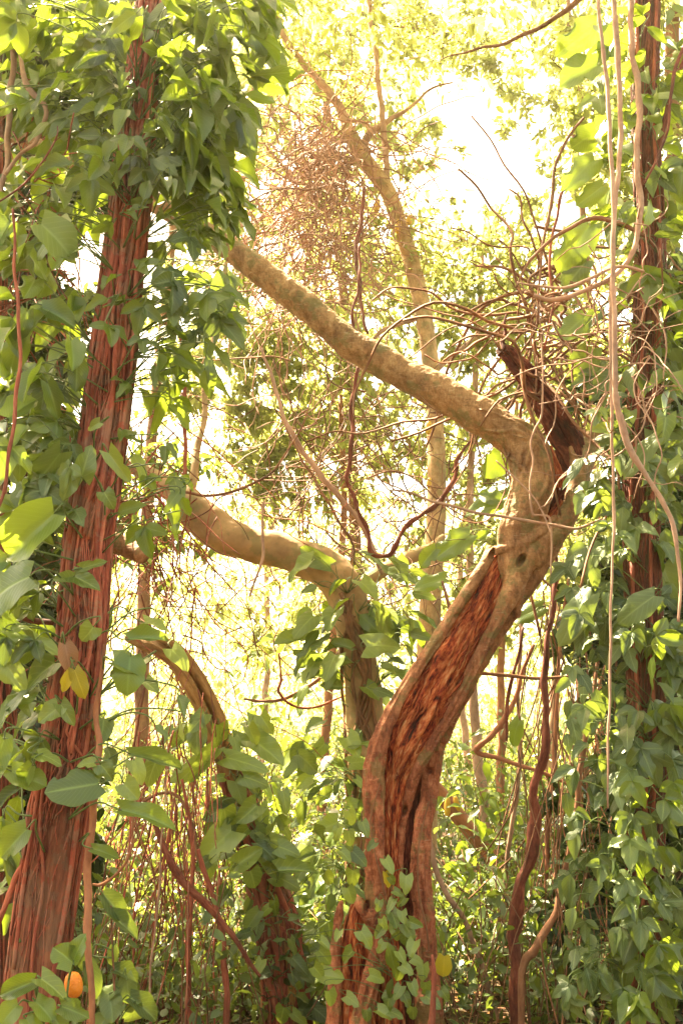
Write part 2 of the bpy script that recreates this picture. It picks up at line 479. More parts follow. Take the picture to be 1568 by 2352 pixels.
M['darkliana'] = mat_bark('dark_liana_bark', [(0.3, (0.04, 0.010, 0.007)), (0.5, (0.17, 0.042, 0.025)), (0.7, (0.36, 0.12, 0.07))], scale=30, stretch=0.2, bump=0.9)
M['redliana'] = mat_bark('red_liana_bark', [(0.3, (0.13, 0.03, 0.02)), (0.5, (0.33, 0.085, 0.05)), (0.7, (0.48, 0.17, 0.10))], scale=26, stretch=0.2, bump=0.7)
M['twig'] = mat_bark('twig_bark', [(0.3, (0.13, 0.05, 0.03)), (0.7, (0.32, 0.16, 0.09))], scale=20, bump=0.2, vary=0.5)
M['soil'] = mat_bark('leaf_litter_soil', [(0.3, (0.02, 0.014, 0.008)), (0.5, (0.07, 0.042, 0.022)), (0.7, (0.17, 0.10, 0.05))], scale=7, stretch=1, bump=1.0, coord='Object', rough=0.95, dist=0.05)
M['jack'] = mat_fruit('yellow_fruit_skin', (0.55, 0.30, 0.02), (0.70, 0.44, 0.05), 90)
M['orange'] = mat_fruit('orange_fruit_skin', (0.70, 0.17, 0.01), (0.78, 0.25, 0.02), 160)

# ------------------------------------------------------------------ ground
def ground_z(x, y):
    return 0.10 * math.sin(x * 0.45 + 1) * math.sin(y * 0.33) + 0.05 * math.sin(x * 1.3 + y * 0.9) - 0.03
gx = np.concatenate([np.linspace(-160, -22, 12), np.linspace(-20, 20, 61), np.linspace(22, 160, 12)])
gy = np.concatenate([np.linspace(-60, -6, 8), np.linspace(-5, 45, 76), np.linspace(50, 260, 16)])
GX, GY = np.meshgrid(gx, gy)
GZ = np.vectorize(ground_z)(GX, GY)
mb = MB()
idx = np.arange(GX.size).reshape(GX.shape)
mb.add(np.stack([GX, GY, GZ], -1).reshape(-1, 3), np.stack([idx[:-1, :-1], idx[:-1, 1:], idx[1:, 1:], idx[1:, :-1]], -1).reshape(-1, 4))
g = link('ground', mb.mesh('ground', M['soil'])); g['kind'] = 'structure'

# ------------------------------------------------------------------ leaf blades (base at origin, tip at +Y, upper side +Z; unit length, unit width)
def blade(mb, kind, seed, rows=8, cols=6, ang=0.0, sx=1.0, sy=1.0, off=(0, 0, 0), mat=0):
    r = random.Random(seed)
    droop, fold, wav, cup = r.uniform(0.03, 0.42), r.uniform(0.02, 0.42), r.uniform(0.015, 0.075), r.uniform(-0.15, 0.2)
    ragged = r.uniform(0.0, 0.07); bite = r.choice([None, None, (r.uniform(0.3, 0.8), r.choice([-1, 1]), r.uniform(0.2, 0.45))])
    bend, ph = r.uniform(-0.10, 0.10), r.uniform(0, 6)
    V, UV = [], []
    for i in range(rows + 1):
        t = i / rows
        if kind == 'heart':
            w = 0.5 * (max(0.0, 1 - ((t - 0.20) / 0.80) ** 2) ** 0.5 if t > 0.20 else (0.80 + 0.20 * t / 0.20)) * (1 - 0.22 * t ** 2)
        elif kind == 'ovate':
            w = 0.5 * (math.sin(math.pi * min(1, t ** 0.72)) ** 0.75)
        elif kind == 'lance':
            w = 0.5 * (math.sin(math.pi * t ** 0.85) ** 0.9)
        else:                       # broad
            w = 0.5 * (max(0.0, 1 - ((t - 0.38) / 0.62) ** 2) ** 0.55 if t > 0.38 else (0.55 + 0.45 * (t / 0.38) ** 0.8))
        w = max(w, 0.004)
        for j in range(cols + 1):
            u = 2 * j / cols - 1
            y = t
            if kind == 'heart': y -= 0.20 * (1 - t) ** 3 * (abs(u) ** 1.2) * (1.25 - 0.25 * abs(u))
            if kind == 'broad': y -= 0.14 * (1 - t) ** 3 * abs(u)
            x = u * w * (1 + ragged * math.sin(t * 17 + ph * 3 + u) * (abs(u) > 0.9)) + bend * t * t
            if bite and abs(u) > 0.9 and u * bite[1] > 0 and abs(t - bite[0]) < 0.09: x *= 1 - bite[2]
            z = -droop * t * t + fold * abs(u) * w * 1.1 + wav * math.sin(t * 11 + ph + (2 if u > 0 else 0)) * abs(u) ** 2 - cup * (u * w * 2) ** 2
            V.append((x * sx, y * sy, z * sy)); UV.append((0.5 + 0.5 * u, t))
    V = np.array(V)
    ca, sa = math.cos(ang), math.sin(ang)
    V = V @ np.array([[ca, sa, 0], [-sa, ca, 0], [0, 0, 1]]) + np.array(off)
    idx = np.arange((rows + 1) * (cols + 1)).reshape(rows + 1, cols + 1)
    mb.add(V, np.stack([idx[:-1, :-1], idx[:-1, 1:], idx[1:, 1:], idx[1:, :-1]], -1).reshape(-1, 4), None, UV, 0.0, mat)

LEAF = {}
def leafset(key, kind, mat, n=6, rows=6, cols=4, tri=False):
    out = []
    for s in range(n):
        mb = MB()
        if tri:
            r = random.Random(s + 50)
            blade(mb, kind, s * 3 + 1, rows, cols, 0, 0.52, 1.0)
            blade(mb, kind, s * 3 + 2, rows, cols, math.radians(r.uniform(52, 72)), 0.44, r.uniform(0.66, 0.82))
            blade(mb, kind, s * 3 + 3, rows, cols, -math.radians(r.uniform(52, 72)), 0.44, r.uniform(0.66, 0.82))
        else:
            blade(mb, kind, s * 7 + 5, rows, cols)
        out.append(mb.mesh('leaf', mat))
    LEAF[key] = out
leafset('tri', 'ovate', M['climber'], 14, 6, 4, True)
leafset('tri_blue', 'ovate', M['blue'], 11, 6, 4, True)
leafset('ovate', 'ovate', M['climber'], 11)
leafset('ovate_blue', 'ovate', M['blue'], 11)
leafset('lance', 'lance', M['climber'], 11)
leafset('broad', 'broad', M['philo'], 11, 10, 6)
leafset('broad_blue', 'broad', M['blue'], 5, 8, 6)
leafset('heart', 'heart', M['heart'], 11, 8, 6)
leafset('heart_blue', 'heart', M['blue'], 5, 7, 4)
leafset('yellow', 'broad', M['yellow'], 3, 7, 4)
leafset('dead', 'broad', M['deadleaf'], 2, 7, 4)
WID = {'tri': 1, 'tri_blue': 1, 'ovate': 0.5, 'ovate_blue': 0.5, 'lance': 0.3, 'broad': 0.62, 'broad_blue': 0.55, 'heart': 0.82, 'heart_blue': 0.75, 'yellow': 0.6, 'dead': 0.6}

UP = np.array([0, 0, 1.0])
def orient(base, axis, normal, width, length):
    a = unit(axis)
    n = np.asarray(normal, float); n = unit(n - np.dot(n, a) * a)
    x = np.cross(a, n)
    m = Matrix(((x[0] * width, a[0] * length, n[0] * length, base[0]), (x[1] * width, a[1] * length, n[1] * length, base[1]), (x[2] * width, a[2] * length, n[2] * length, base[2]), (0, 0, 0, 1)))
    return m

class Plant:
    """a climbing or free plant: leaves are objects of their own, stalks are joined"""
    def __init__(self, name, label, cat, loc, attach, stalk_r=0.0022, group=None):
        self.root = thing(name, label, cat, loc, group)
        self.attach = np.asarray(attach); self.stalks = MB(); self.n = 0; self.sr = stalk_r
        self.over = MB(); self.overmats = []
    def leaf(self, key, base, axis, normal, length, width=None, stalk=True, label=None):
        me = random.choice(LEAF[key])
        w = (WID[key] * length if width is None else width)
        mt = orient(base, axis, normal, w, length)
        if self.n < 300:
            o = link('leaf', me, self.root, mt)
            if label: o['label'] = label
        else:
            co = np.zeros(len(me.vertices) * 3, np.float32); me.vertices.foreach_get('co', co)
            co = np.c_[co.reshape(-1, 3), np.ones(len(me.vertices))] @ np.array(mt).T
            q = np.array([p.vertices[:] for p in me.polygons])
            uv = np.zeros((len(me.vertices), 2))
            for l, d in zip(me.loops, me.uv_layers[0].data): uv[l.vertex_index] = d.uv
            m = me.materials[0]
            if m not in self.overmats: self.overmats.append(m)
            self.over.add(co[:, :3], q, None, uv, random.random(), self.overmats.index(m))
        self.n += 1
        if stalk and len(self.attach):
            self.stalk(base, axis)
    def stalk(self, base, axis):
        d = self.attach - base
        cost = np.linalg.norm(d, axis=1) + np.where(d[:, 2] > 0.02, 1.2 * d[:, 2], 0) + rng.uniform(0, 0.12, len(d))
        a = self.attach[int(np.argmin(cost))]
        L = np.linalg.norm(base - a)
        if L > 1.3: return
        mid = a * 0.5 + base * 0.5 + UP * 0.16 * L + rng.normal(0, 0.04 * L, 3)
        q = base - unit(axis) * min(0.25 * L, 0.04) + UP * 0.03 * L
        pos = spline([a, mid, q, base], 4)
        tube(self.stalks, pos, np.linspace(self.sr * 1.35, self.sr * 0.8, len(pos)), 5, rnd=random.random())
    def px(self, key, bx, by, tx, ty, w, d, tilt=0.0, face=None, **kw):
        """leaf seen from base pixel to tip pixel, w wide; tilt = how much further (m) the tip is"""
        b, t = P(bx, by, d), P(tx, ty, d + tilt)
        ax = t - b
        n = unit(CAM - b) * 1.0 + UP * 0.45 + rng.normal(0, 0.18, 3) if face is None else np.asarray(face, float)
        self.leaf(key, b, ax, n, float(np.linalg.norm(ax)), PX(w, by, d), **kw)
    def region(self, keys, x0, y0, x1, y1, count, size, d, ang, spread=25, slope=0.0, front=0.5, ok=None):
        """random leaves; size = leaf length in picture units, ang = pointing angle in the picture (0 right, -90 down)"""
        for _ in range(count):
            for _try in range(20):
                y = random.uniform(y0, y1); x = random.uniform(x0, x1) + slope * (y - y0)
                if ok is None or ok(x, y): break
            dd = random.uniform(*d)
            s = PX(random.uniform(*size), y, dd)
            b = P(x, y, dd)
            a = math.radians(random.gauss(ang(x, y) if callable(ang) else ang, spread))
            ax = np.array([math.cos(a), random.gauss(-0.25, 0.35), math.sin(a)])
            n = unit(CAM - b) * front * random.uniform(0.3, 1.5) + UP * random.uniform(0.4, 1.1) + np.array([math.cos(a), 0, 0]) * 0.35 + rng.normal(0, 0.22, 3)
            k = random.choice(keys)
            self.leaf(k, b, ax, n, s)
    def done(self):
        if self.stalks.n: part('leaf_stalks', self.stalks, M['petiole'], self.root, stuff=True)
        if self.over.n: part('foliage', self.over, self.overmats, self.root, stuff=True)

def surf(pos, r, n=1):
    T, N, B = frames(pos)
    out = []
    for k in range(n):
        th = rng.uniform(-1.6, 1.6, len(pos))
        out.append(pos + r[:, None] * (np.cos(th)[:, None] * N + np.sin(th)[:, None] * B))
    return np.vstack(out)

def wrap(mb, pos, r, s0, s1, th0, th1, rad, lift=0.7, wander=0.25, nseg=6, k=None, freq=None):
    """a root or stem lying on a trunk between fractions s0..s1, angle th0..th1 (0 = camera side)"""
    n = k or max(6, int(abs(s1 - s0) * len(pos)))
    t = np.linspace(0, 1, n)
    s = (s0 + (s1 - s0) * t) * (len(pos) - 1)
    i0 = np.clip(s.astype(int), 0, len(pos) - 2); f = (s - i0)[:, None]
    T, N, B = frames(pos)
    lp = lambda A: A[i0] * (1 - f) + A[i0 + 1] * f
    c, nn, bb = lp(pos), lp(N), lp(B)
    rr = r[i0] * (1 - f[:, 0]) + r[i0 + 1] * f[:, 0]
    fr = freq or random.uniform(4, 9)
    p1, p2 = random.uniform(0, 6), random.uniform(0, 6)
    th = th0 + (th1 - th0) * t + wander * (np.sin(t * fr + p1) + 0.5 * np.sin(t * fr * 2.3 + p2))
    rd = np.linspace(rad, rad * 0.75, n) if np.isscalar(rad) else rad
    R = rr + rd * lift
    p = c + R[:, None] * (np.cos(th)[:, None] * nn + np.sin(th)[:, None] * bb)
    tube(mb, p, rd, nseg, rnd=random.random())
    return p

# ================================================================== TREES UP FRONT
# ---- left trunk clad in climbing roots
D1 = 3.6
T1p = [(352, -160, 66), (346, 0, 72), (330, 150, 78), (318, 260, 82), (302, 450, 96), (278, 650, 100), (256, 850, 104), (232, 1050, 106),
       (203, 1250, 104), (188, 1450, 108), (165, 1650, 116), (140, 1850, 128), (108, 2050, 132), (82, 2250, 136), (66, 2400, 142)]
pos1, r1 = wpath(T1p, D1, 8, ground=True)
r1 = r1 * np.interp(np.arange(len(r1)), [0, 30, 70, 110], [0.74, 0.86, 0.93, 0.96])
t1 = thing('root_clad_tree', 'red-brown leaning tree at left, its trunk clad in stringy climbing roots', 'tree', pos1[-1])
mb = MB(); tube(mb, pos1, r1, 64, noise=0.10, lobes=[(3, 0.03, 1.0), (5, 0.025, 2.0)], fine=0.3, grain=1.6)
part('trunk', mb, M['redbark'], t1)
mb = MB()
for _ in range(360):
    s0 = random.uniform(0.02, 0.64); s1 = min(random.uniform(0.66, 0.76), s0 + random.uniform(0.06, 0.32))
    th = random.uniform(-1.75, 1.75)
    wrap(mb, pos1, r1, s0, s1, th, th + random.gauss(0, 0.55), random.choice([0.0018, 0.0025, 0.003, 0.004, 0.0075]), random.uniform(0.7, 1.8), random.uniform(0.06, 0.3), 5)
for _ in range(70):   # loose short fibres running out over the bare foot
    s0 = random.uniform(0.6, 0.75); s1 = s0 + random.uniform(0.04, 0.14)
    th = random.uniform(-1.7, 1.7)
    wrap(mb, pos1, r1, s0, s1, th, th + random.gauss(0, 0.3), random.uniform(0.0015, 0.003), 0.8, 0.12, 4)
for side in (-1, 1):
    for _ in range(32):
        s0 = random.uniform(0.1, 0.7); s1 = min(0.97, s0 + random.uniform(0.15, 0.4))
        th = side * random.uniform(1.2, 1.9)
        wrap(mb, pos1, r1, s0, s1, th, th, random.uniform(0.003, 0.007), 1.3, 0.12, 5)
for _ in range(150):
    s0 = random.uniform(0.02, 0.68); th = random.uniform(-1.7, 1.7); n_ = 9
    tp = np.sin(np.linspace(0.15, math.pi - 0.1, n_)) * random.uniform(0.003, 0.008)
    wrap(mb, pos1, r1, s0, s0 + random.uniform(0.015, 0.06), th, th + random.gauss(0, 0.35), tp, random.uniform(0.5, 2.6), 0.1, 5, k=n_)
for _ in range(60):
    s0 = random.uniform(0.02, 0.5); th = random.uniform(-1.7, 1.7)
    wrap(mb, pos1, r1, s0, s0 + random.uniform(0.08, 0.2), th, -th * random.uniform(0.2, 1), random.uniform(0.002, 0.005), 1.6, 0.3, 5)
part('climbing_roots', mb, M['root'], t1, stuff=True)
for s0, s1, a0, a1, rad in [(0.05, 0.62, 0.9, 0.55, 0.011), (0.3, 0.8, 0.5, 1.0, 0.010), (0.1, 0.5, -0.6, 0.3, 0.010), (0.38, 0.72, -0.1, -0.9, 0.009),
                            (0.02, 0.35, 0.2, -0.5, 0.013), (0.5, 0.95, -1.1, -1.3, 0.010), (0.25, 0.5, -1.2, 0.2, 0.008), (0.62, 0.9, 0.8, -0.2, 0.007)]:
    mb = MB(); wrap(mb, pos1, r1, s0, s1, a0, a1, rad, 1.0, 0.15, 8)
    part('climbing_stem', mb, M['root'], t1)
mb = MB()
ps, rs_ = wpath([(205, 1232, 50, 3.62), (250, 1242, 50, 3.7), (292, 1258, 46, 3.72), (328, 1276, 40, 3.66)], 3.6)
tube(mb, ps, rs_, 14, noise=0.12, nfreq=14)
part('broken_limb', mb, M['mainbark'], t1)

# ---- dark trunk on the left edge
pos0, r0 = wpath([(-14, -160, 62), (-6, 0, 60), (-4, 200, 58), (-8, 420, 52), (-14, 800, 50), (-14, 1250, 50), (-4, 1550, 58), (4, 1700, 62), (0, 2000, 66), (-6, 2400, 70)], 4.0, 6, ground=True)
t0 = thing('edge_tree', 'dark trunk cut off by the left edge of the picture, wound with vines', 'tree', pos0[-1])
mb = MB(); tube(mb, pos0, r0, 24, noise=0.12, nfreq=8); part('trunk', mb, M['darkbark'], t0)
mb = MB()
for _ in range(60):
    s0 = random.uniform(0, 0.6); th = random.uniform(-1.7, 1.7)
    wrap(mb, pos0, r0, s0, s0 + random.uniform(0.1, 0.4), th, th + random.gauss(0, 0.3), random.uniform(0.003, 0.007), 0.9, 0.2, 5)
part('climbing_roots', mb, M['root'], t0, stuff=True)

# ---- the twisted hollow tree
D2 = 5.0
t2base = P(905, 2420, D2); t2base[2] = 0
t2 = thing('twisted_hollow_tree', 'big twisted tree with split hollow trunk and arm reaching up left', 'tree', t2base)
bark = MB()
def strand(pts, d, ns=20, noise=0.11, nf=6, **kw):
    p, r = wpath(pts, d, 7, **kw)
    tube(bark, p, r, ns, noise=noise, nfreq=nf, closed=True)
    return p, r
sl = strand([(1128, 1258, 24, 5.0), (1108, 1303, 28, 4.97), (1052, 1390, 28, 4.93), (995, 1480, 28, 4.91), (951, 1546, 29, 4.89), (911, 1613, 31, 4.89), (876, 1690, 36, 4.89), (858, 1762, 42, 4.9),
        (856, 1830, 42, 4.9), (859, 1930, 37, 4.9), (861, 2030, 36, 4.9), (864, 2100, 38, 4.9), (868, 2190, 38, 4.9), (852, 2250, 44, 4.88), (832, 2330, 46, 4.85), (812, 2420, 56, 4.82)], D2, ground=True)
sr = strand([(1232, 1230, 70, 5.0), (1196, 1300, 58, 4.97), (1168, 1370, 46, 4.95), (1140, 1430, 34, 4.95), (1106, 1492, 28, 4.95), (1068, 1568, 28, 4.95), (1024, 1644, 30, 4.96), (984, 1712, 32, 4.97), (950, 1770, 32, 4.98), (934, 1830, 26, 5.0),
        (918, 1900, 22, 5.02), (916, 1990, 18, 5.02), (910, 2060, 15, 5.02), (906, 2110, 10, 5.03)], D2, noise=0.12, nf=12)
strand([(1300, 1180, 40, 5.0), (1268, 1245, 44, 5.01), (1232, 1312, 42, 5.02), (1194, 1370, 36, 5.04), (1154, 1436, 34, 5.05), (1114, 1504, 32, 5.06), (1072, 1580, 32, 5.07), (1038, 1642, 34, 5.09), (1010, 1700, 38, 5.12)], D2, noise=0.12, nf=12)
strand([(1120, 1282, 10, 4.96), (1134, 1266, 22, 4.95), (1160, 1262, 24, 4.93), (1200, 1248, 24, 4.92), (1240, 1222, 22, 4.92), (1276, 1190, 16, 4.95)], D2, noise=0.15, nf=14)
strand([(1238, 1190, 22, 4.95), (1210, 1240, 26, 4.93), (1188, 1310, 24, 4.93), (1180, 1370, 18, 4.94)], D2, noise=0.15, nf=14)
strand([(860, 1790, 30, 4.86), (872, 1880, 24, 4.86), (868, 1980, 22, 4.86), (880, 2080, 20, 4.87), (870, 2180, 22, 4.86)], D2, noise=0.12)
sg = strand([(1035, 1640, 40, 5.13), (1004, 1690, 48, 5.14), (992, 1760, 42, 5.14), (985, 1830, 38, 5.12), (972, 1900, 38, 5.1), (966, 1980, 40, 5.08), (968, 2060, 43, 5.06), (974, 2130, 45, 5.05), (978, 2200, 47, 5.04), (984, 2300, 62, 5.02), (990, 2420, 76, 5.0)], D2, ground=True)
br = strand([(1188, 1420, 12, 5.0), (1182, 1370, 38, 4.99), (1176, 1305, 66, 4.99), (1182, 1240, 82, 4.99), (1205, 1175, 88, 4.98), (1224, 1110, 90, 4.98), (1214, 1052, 92, 4.99), (1182, 1006, 90, 5.0), (1130, 970, 88, 5.0), (1080, 942, 85, 5.0), (1000, 895, 80, 5.02),
        (900, 845, 74, 5.05), (800, 785, 69, 5.08), (700, 700, 65, 5.1), (620, 640, 61, 5.13), (540, 580, 56, 5.16), (470, 532, 50, 5.2), (380, 480, 46, 5.2), (280, 425, 43, 5.2), (180, 372, 40, 5.2), (80, 330, 34, 5.2), (-40, 290, 26, 5.2)], D2)
strand([(1215, 1290, 60, 5.0), (1262, 1240, 56, 4.98), (1297, 1198, 46, 4.98), (1322, 1130, 44, 5.0), (1328, 1075, 46, 5.02), (1322, 1030, 44, 5.04)], D2)
strand([(1316, 1120, 50, 5.1), (1345, 1040, 60, 5.2), (1400, 985, 56, 5.3), (1470, 940, 50, 5.4), (1560, 890, 40, 5.5), (1640, 850, 30, 5.6)], D2)   # limb behind the right trunk
strand([(866, 2140, 30, 4.88), (838, 2095, 26, 4.86), (818, 2066, 18, 4.88), (806, 2050, 8, 4.9)], D2)
strand([(785, 2068, 6, 4.96), (780, 2090, 18, 4.96), (774, 2140, 26, 4.96), (768, 2220, 32, 4.96), (768, 2310, 36, 4.95), (764, 2420, 46, 4.93)], D2, ground=True)
for (p_, r_), cnt, rad in ((sl, 6, 0.011), (sr, 5, 0.010), (sg, 6, 0.012), (br, 9, 0.016)):
    lo = 0.0
    for q in range(cnt):
        a = -1.6 + 3.2 * (q + random.uniform(0.2, 0.8)) / cnt; s0 = random.uniform(0.0, 0.25); n_ = 60
        hi = random.uniform(0.3, 0.45) if p_ is br[0] else random.uniform(0.7, 1.0)
        tp = np.sin(np.linspace(0.1, math.pi - 0.1, n_)) ** 0.6 * rad * random.uniform(0.6, 1.1)
        T_, N_v, B_ = frames(p_)
        t_ = np.linspace(s0, hi, n_) * (len(p_) - 1); i0 = np.clip(t_.astype(int), 0, len(p_) - 2); f_ = (t_ - i0)[:, None]
        lp_ = lambda A: A[i0] * (1 - f_) + A[i0 + 1] * f_
        th_ = a + 0.5 * np.sin(np.linspace(0, random.uniform(3, 8), n_) + q)
        rr_ = r_[i0] + tp * 0.25
        tube(bark, lp_(p_) + rr_[:, None] * (np.cos(th_)[:, None] * lp_(N_v) + np.sin(th_)[:, None] * lp_(B_)), tp, 8, closed=True)
me = fuse(bark, 0.0056, 1, disp=0.006, freq=13, pits=[(P(1196, 1287, 4.9), ((0.6, 0, 1), 0.034, 0.017), 0.09), (P(1130, 1272, 4.93), ((0.3, 0, 1), 0.03, 0.014), 0.06),
    (P(842, 2085, 4.8), ((0.2, 0, 1), 0.03, 0.013), 0.06), (P(928, 1862, 4.95), ((0.3, 0, 1), 0.03, 0.014), 0.06), (P(985, 1770, 5.05), ((0, 0, 1), 0.02, 0.02), 0.03), (P(1046, 1416, 4.9), ((0.7, 0, 1), 0.02, 0.012), 0.02)])
me.materials.append(M['mainbark'])
link('trunk', me, t2)
# rotten wood showing in the long split
mb = MB()
p_, r_ = wpath([(1165, 1268, 40, 5.06), (1132, 1325, 60, 5.05), (1092, 1402, 84, 5.03), (1052, 1475, 102, 5.02), (1010, 1550, 112, 5.01), (965, 1635, 112, 5.01), (922, 1718, 96, 5.01), (900, 1800, 66, 5.0), (895, 1880, 46, 5.0), (893, 1960, 42, 5.0), (892, 2050, 40, 5.0), (892, 2150, 40, 5.02), (890, 2280, 60, 5.06), (890, 2420, 80, 5.06)], D2, 14, ground=True)
tube(mb, p_, r_, 110, noise=0.24, lobes=[(4, 0.06, 3.0)], fine=0.35, grain=3.2)
for _ in range(90):
    n_ = 8; s0 = random.uniform(0.02, 0.75)
    tp = np.sin(np.linspace(0.1, math.pi - 0.1, n_)) * random.uniform(0.003, 0.010)
    th = random.uniform(-1.2, 1.2)
    wrap(mb, p_, r_, s0, s0 + random.uniform(0.02, 0.07), th, th + random.gauss(0, 0.12), tp, random.uniform(0.0, 1.6), 0.05, 5, k=n_)
part('rotten_heartwood', mb, M['heartwood'], t2)
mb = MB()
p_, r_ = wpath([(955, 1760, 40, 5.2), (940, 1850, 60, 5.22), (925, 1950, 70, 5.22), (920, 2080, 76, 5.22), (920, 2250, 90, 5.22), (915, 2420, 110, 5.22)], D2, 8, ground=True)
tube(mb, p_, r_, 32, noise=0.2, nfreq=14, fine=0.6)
part('slit_shade_core', mb, M['deadwood'], t2)  # dark tube added behind the slit so the gap reads as shaded
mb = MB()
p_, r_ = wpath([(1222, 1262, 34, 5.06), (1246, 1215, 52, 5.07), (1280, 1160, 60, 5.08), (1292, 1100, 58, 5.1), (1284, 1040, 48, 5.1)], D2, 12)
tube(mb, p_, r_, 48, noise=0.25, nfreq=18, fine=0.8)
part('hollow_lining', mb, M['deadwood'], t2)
mb = MB()
p_, r_ = wpath([(1326, 1085, 40, 5.04), (1306, 1020, 62, 5.03), (1276, 965, 62, 5.02), (1248, 918, 56, 5.02), (1215, 873, 48, 5.02), (1185, 836, 42, 5.02), (1166, 812, 36, 5.02), (1154, 800, 20, 5.02)], D2, 14)
tube(mb, p_, r_, 72, noise=0.24, groove=(-0.15, 0.5, 0.88, 0.0, 0.9), fine=0.4, grain=5)
part('dead_snag', mb, M['deadwood'], t2, label='dark splintered dead stub rising beside the hollow')
mb = MB()
p_, r_ = wpath([(1158, 806, 14, 5.0), (1153, 785, 12), (1160, 765, 9), (1157, 745, 7), (1162, 722, 5)], 5.02, 5)
tube(mb, p_, r_, 8, noise=0.15, nfreq=30)
p_, r_ = wpath([(1150, 815, 14, 5.0), (1143, 806, 8), (1146, 796, 3)], 5.01, 4); tube(mb, p_, r_, 7)
part('broken_tip', mb, M['deadwood'], t2)
mb = MB()
p_, r_ = wpath([(826, 2062, 14, 5.0), (824, 2085, 40, 5.0), (821, 2125, 60, 5.0), (820, 2200, 70, 5.0), (818, 2290, 72, 5.0), (815, 2420, 84, 5.0)], D2, 14, ground=True)
tube(mb, p_, r_, 72, noise=0.26, lobes=[(6, 0.05, 1.0)], fine=0.4, grain=4)
part('rotten_stump', mb, M['heartwood'], t2, label='crumbling red rotten wood at the foot of the trunk')
mb = MB()
p_, r_ = wpath([(1262, 1025, 10, 4.97), (1272, 1060, 18, 4.97), (1282, 1095, 20, 4.975), (1282, 1120, 12, 4.99)], D2, 10)
tube(mb, p_, r_, 20, noise=0.2, nfreq=24, fine=0.6)
p_, r_ = wpath([(1288, 1150, 14, 4.99), (1262, 1190, 24, 4.99), (1238, 1220, 18, 5.0)], D2, 10)
tube(mb, p_, r_, 20, noise=0.3, nfreq=24, fine=0.8)
part('orange_heartwood', mb, M['heartwood'], t2)
# knot hole and small snags
mb = MB()
p_, r_ = wpath([(1040, 1412, 12, 4.96), (1030, 1390, 9, 4.97), (1022, 1360, 7, 4.98), (1015, 1335, 5, 5.0)], 4.9, 6); tube(mb, p_, r_, 8, noise=0.1)
part('side_shoot', mb, M['stem'], t2)
for pts in ([(872, 1800, 2.5), (850, 1880, 3.5), (858, 1950, 3), (876, 2010, 3.5), (884, 2060, 3)], [(985, 1840, 3), (970, 1900, 3.5), (958, 2000, 4), (962, 2060, 4.5), (975, 2120, 4), (985, 2180, 3.5)], [(900, 1290, 2.5), (980, 880, 2.5)]):
    if len(pts) < 3: continue
    mb = MB(); p_, r_ = wpath(pts, 4.94 if pts[0][0] > 900 else 4.82, 8, jitter=0.004); tube(mb, p_, r_, 7, joints=(0.06, 0.15))
    part('creeping_root', mb, M['stem'], t2)
mb = MB(); p_, r_ = wpath([(960, 905, 2.5, 4.905), (990, 935, 3, 4.905), (1005, 945, 2.5, 4.905), (1020, 962, 2, 4.91)], 4.9, 6, jitter=0.003); tube(mb, p_, r_, 6)
part('creeping_root', mb, M['stem'], t2)

# ---- tree behind the split trunk, with a thick sunlit arm
D3 = 6.6
t3base = P(842, 2100, D3); t3base[2] = 0
t3 = thing('thick_armed_tree', 'vine-wound tree behind the twisted trunk, thick pale arm curving left', 'tree', t3base)
bark = MB()
tr3 = strand([(790, 1360, 84), (812, 1440, 84), (828, 1550, 86), (838, 1650, 88), (842, 1750, 92), (842, 1900, 96), (846, 2150, 110)], D3, ground=True)
strand([(812, 1425, 80), (790, 1355, 92), (762, 1316, 92), (700, 1284, 86), (640, 1264, 80), (580, 1250, 82), (520, 1232, 86), (470, 1195, 86), (435, 1160, 76), (400, 1130, 56, 6.7), (360, 1100, 42, 6.8), (300, 1070, 34, 6.9), (180, 1030, 30, 7.0)], D3)
strand([(432, 1150, 30, 6.65), (446, 1090, 20, 6.7), (452, 1030, 17, 6.8), (470, 960, 15, 6.9), (472, 860, 13, 7.0), (500, 740, 11, 7.2), (520, 600, 8, 7.4)], D3)
strand([(800, 1390, 50, 6.62), (850, 1330, 34, 6.8), (930, 1285, 34, 7.0), (985, 1262, 26, 7.1), (1020, 1230, 14, 7.2)], D3)
me = fuse(bark, 0.013, 3, disp=0.007, freq=7); me.materials.append(M['palebark']); link('trunk', me, t3)
for k in range(7):
    mb = MB()
    a = random.uniform(-1.2, 1.2)
    wrap(mb, tr3[0], tr3[1], random.uniform(0.0, 0.1), random.uniform(0.5, 0.75), a, a + random.gauss(0, 1.0), random.uniform(0.009, 0.018), 1.0, 0.35, 7, k=30)
    part('clinging_vine', mb, M['stem'], t3)

# ---- short stump-like trunk with a slit, overgrown
D5 = 5.7
T5p = [(300, 1462, 26, 5.9), (340, 1476, 36, 5.8), (372, 1487, 42), (405, 1507, 46), (445, 1565, 50), (478, 1630, 52), (505, 1700, 52), (530, 1770, 56), (555, 1850, 64), (580, 1930, 72), (605, 2010, 82), (628, 2090, 92), (645, 2180, 100), (655, 2280, 106), (662, 2400, 116)]
pos5, r5 = wpath(T5p, D5, 8, ground=True)
r5 = r5 * np.interp(np.arange(len(r5)), [0, 60], [1.2, 1.0])
t5 = thing('slit_trunk_tree', 'leaning leaf-covered trunk left of centre with a black slit near its bent top', 'tree', pos5[-1])
mb = MB(); tube(mb, pos5, r5, 96, noise=0.10, nfreq=9, lobes=[(4, 0.06, 1.2), (7, 0.04, -2)], groove=(-0.25, 0.24, 0.9, 0.12, 0.48), fine=0.3)
part('trunk', mb, M['gold'], t5)
mb = MB()
for _ in range(110):
    s0 = random.uniform(0.42, 0.8); th = random.uniform(-1.7, 1.7)
    wrap(mb, pos5, r5, s0, min(0.99, s0 + random.uniform(0.1, 0.4)), th, th + random.gauss(0, 0.3), random.uniform(0.003, 0.009), 0.8, 0.2, 5)
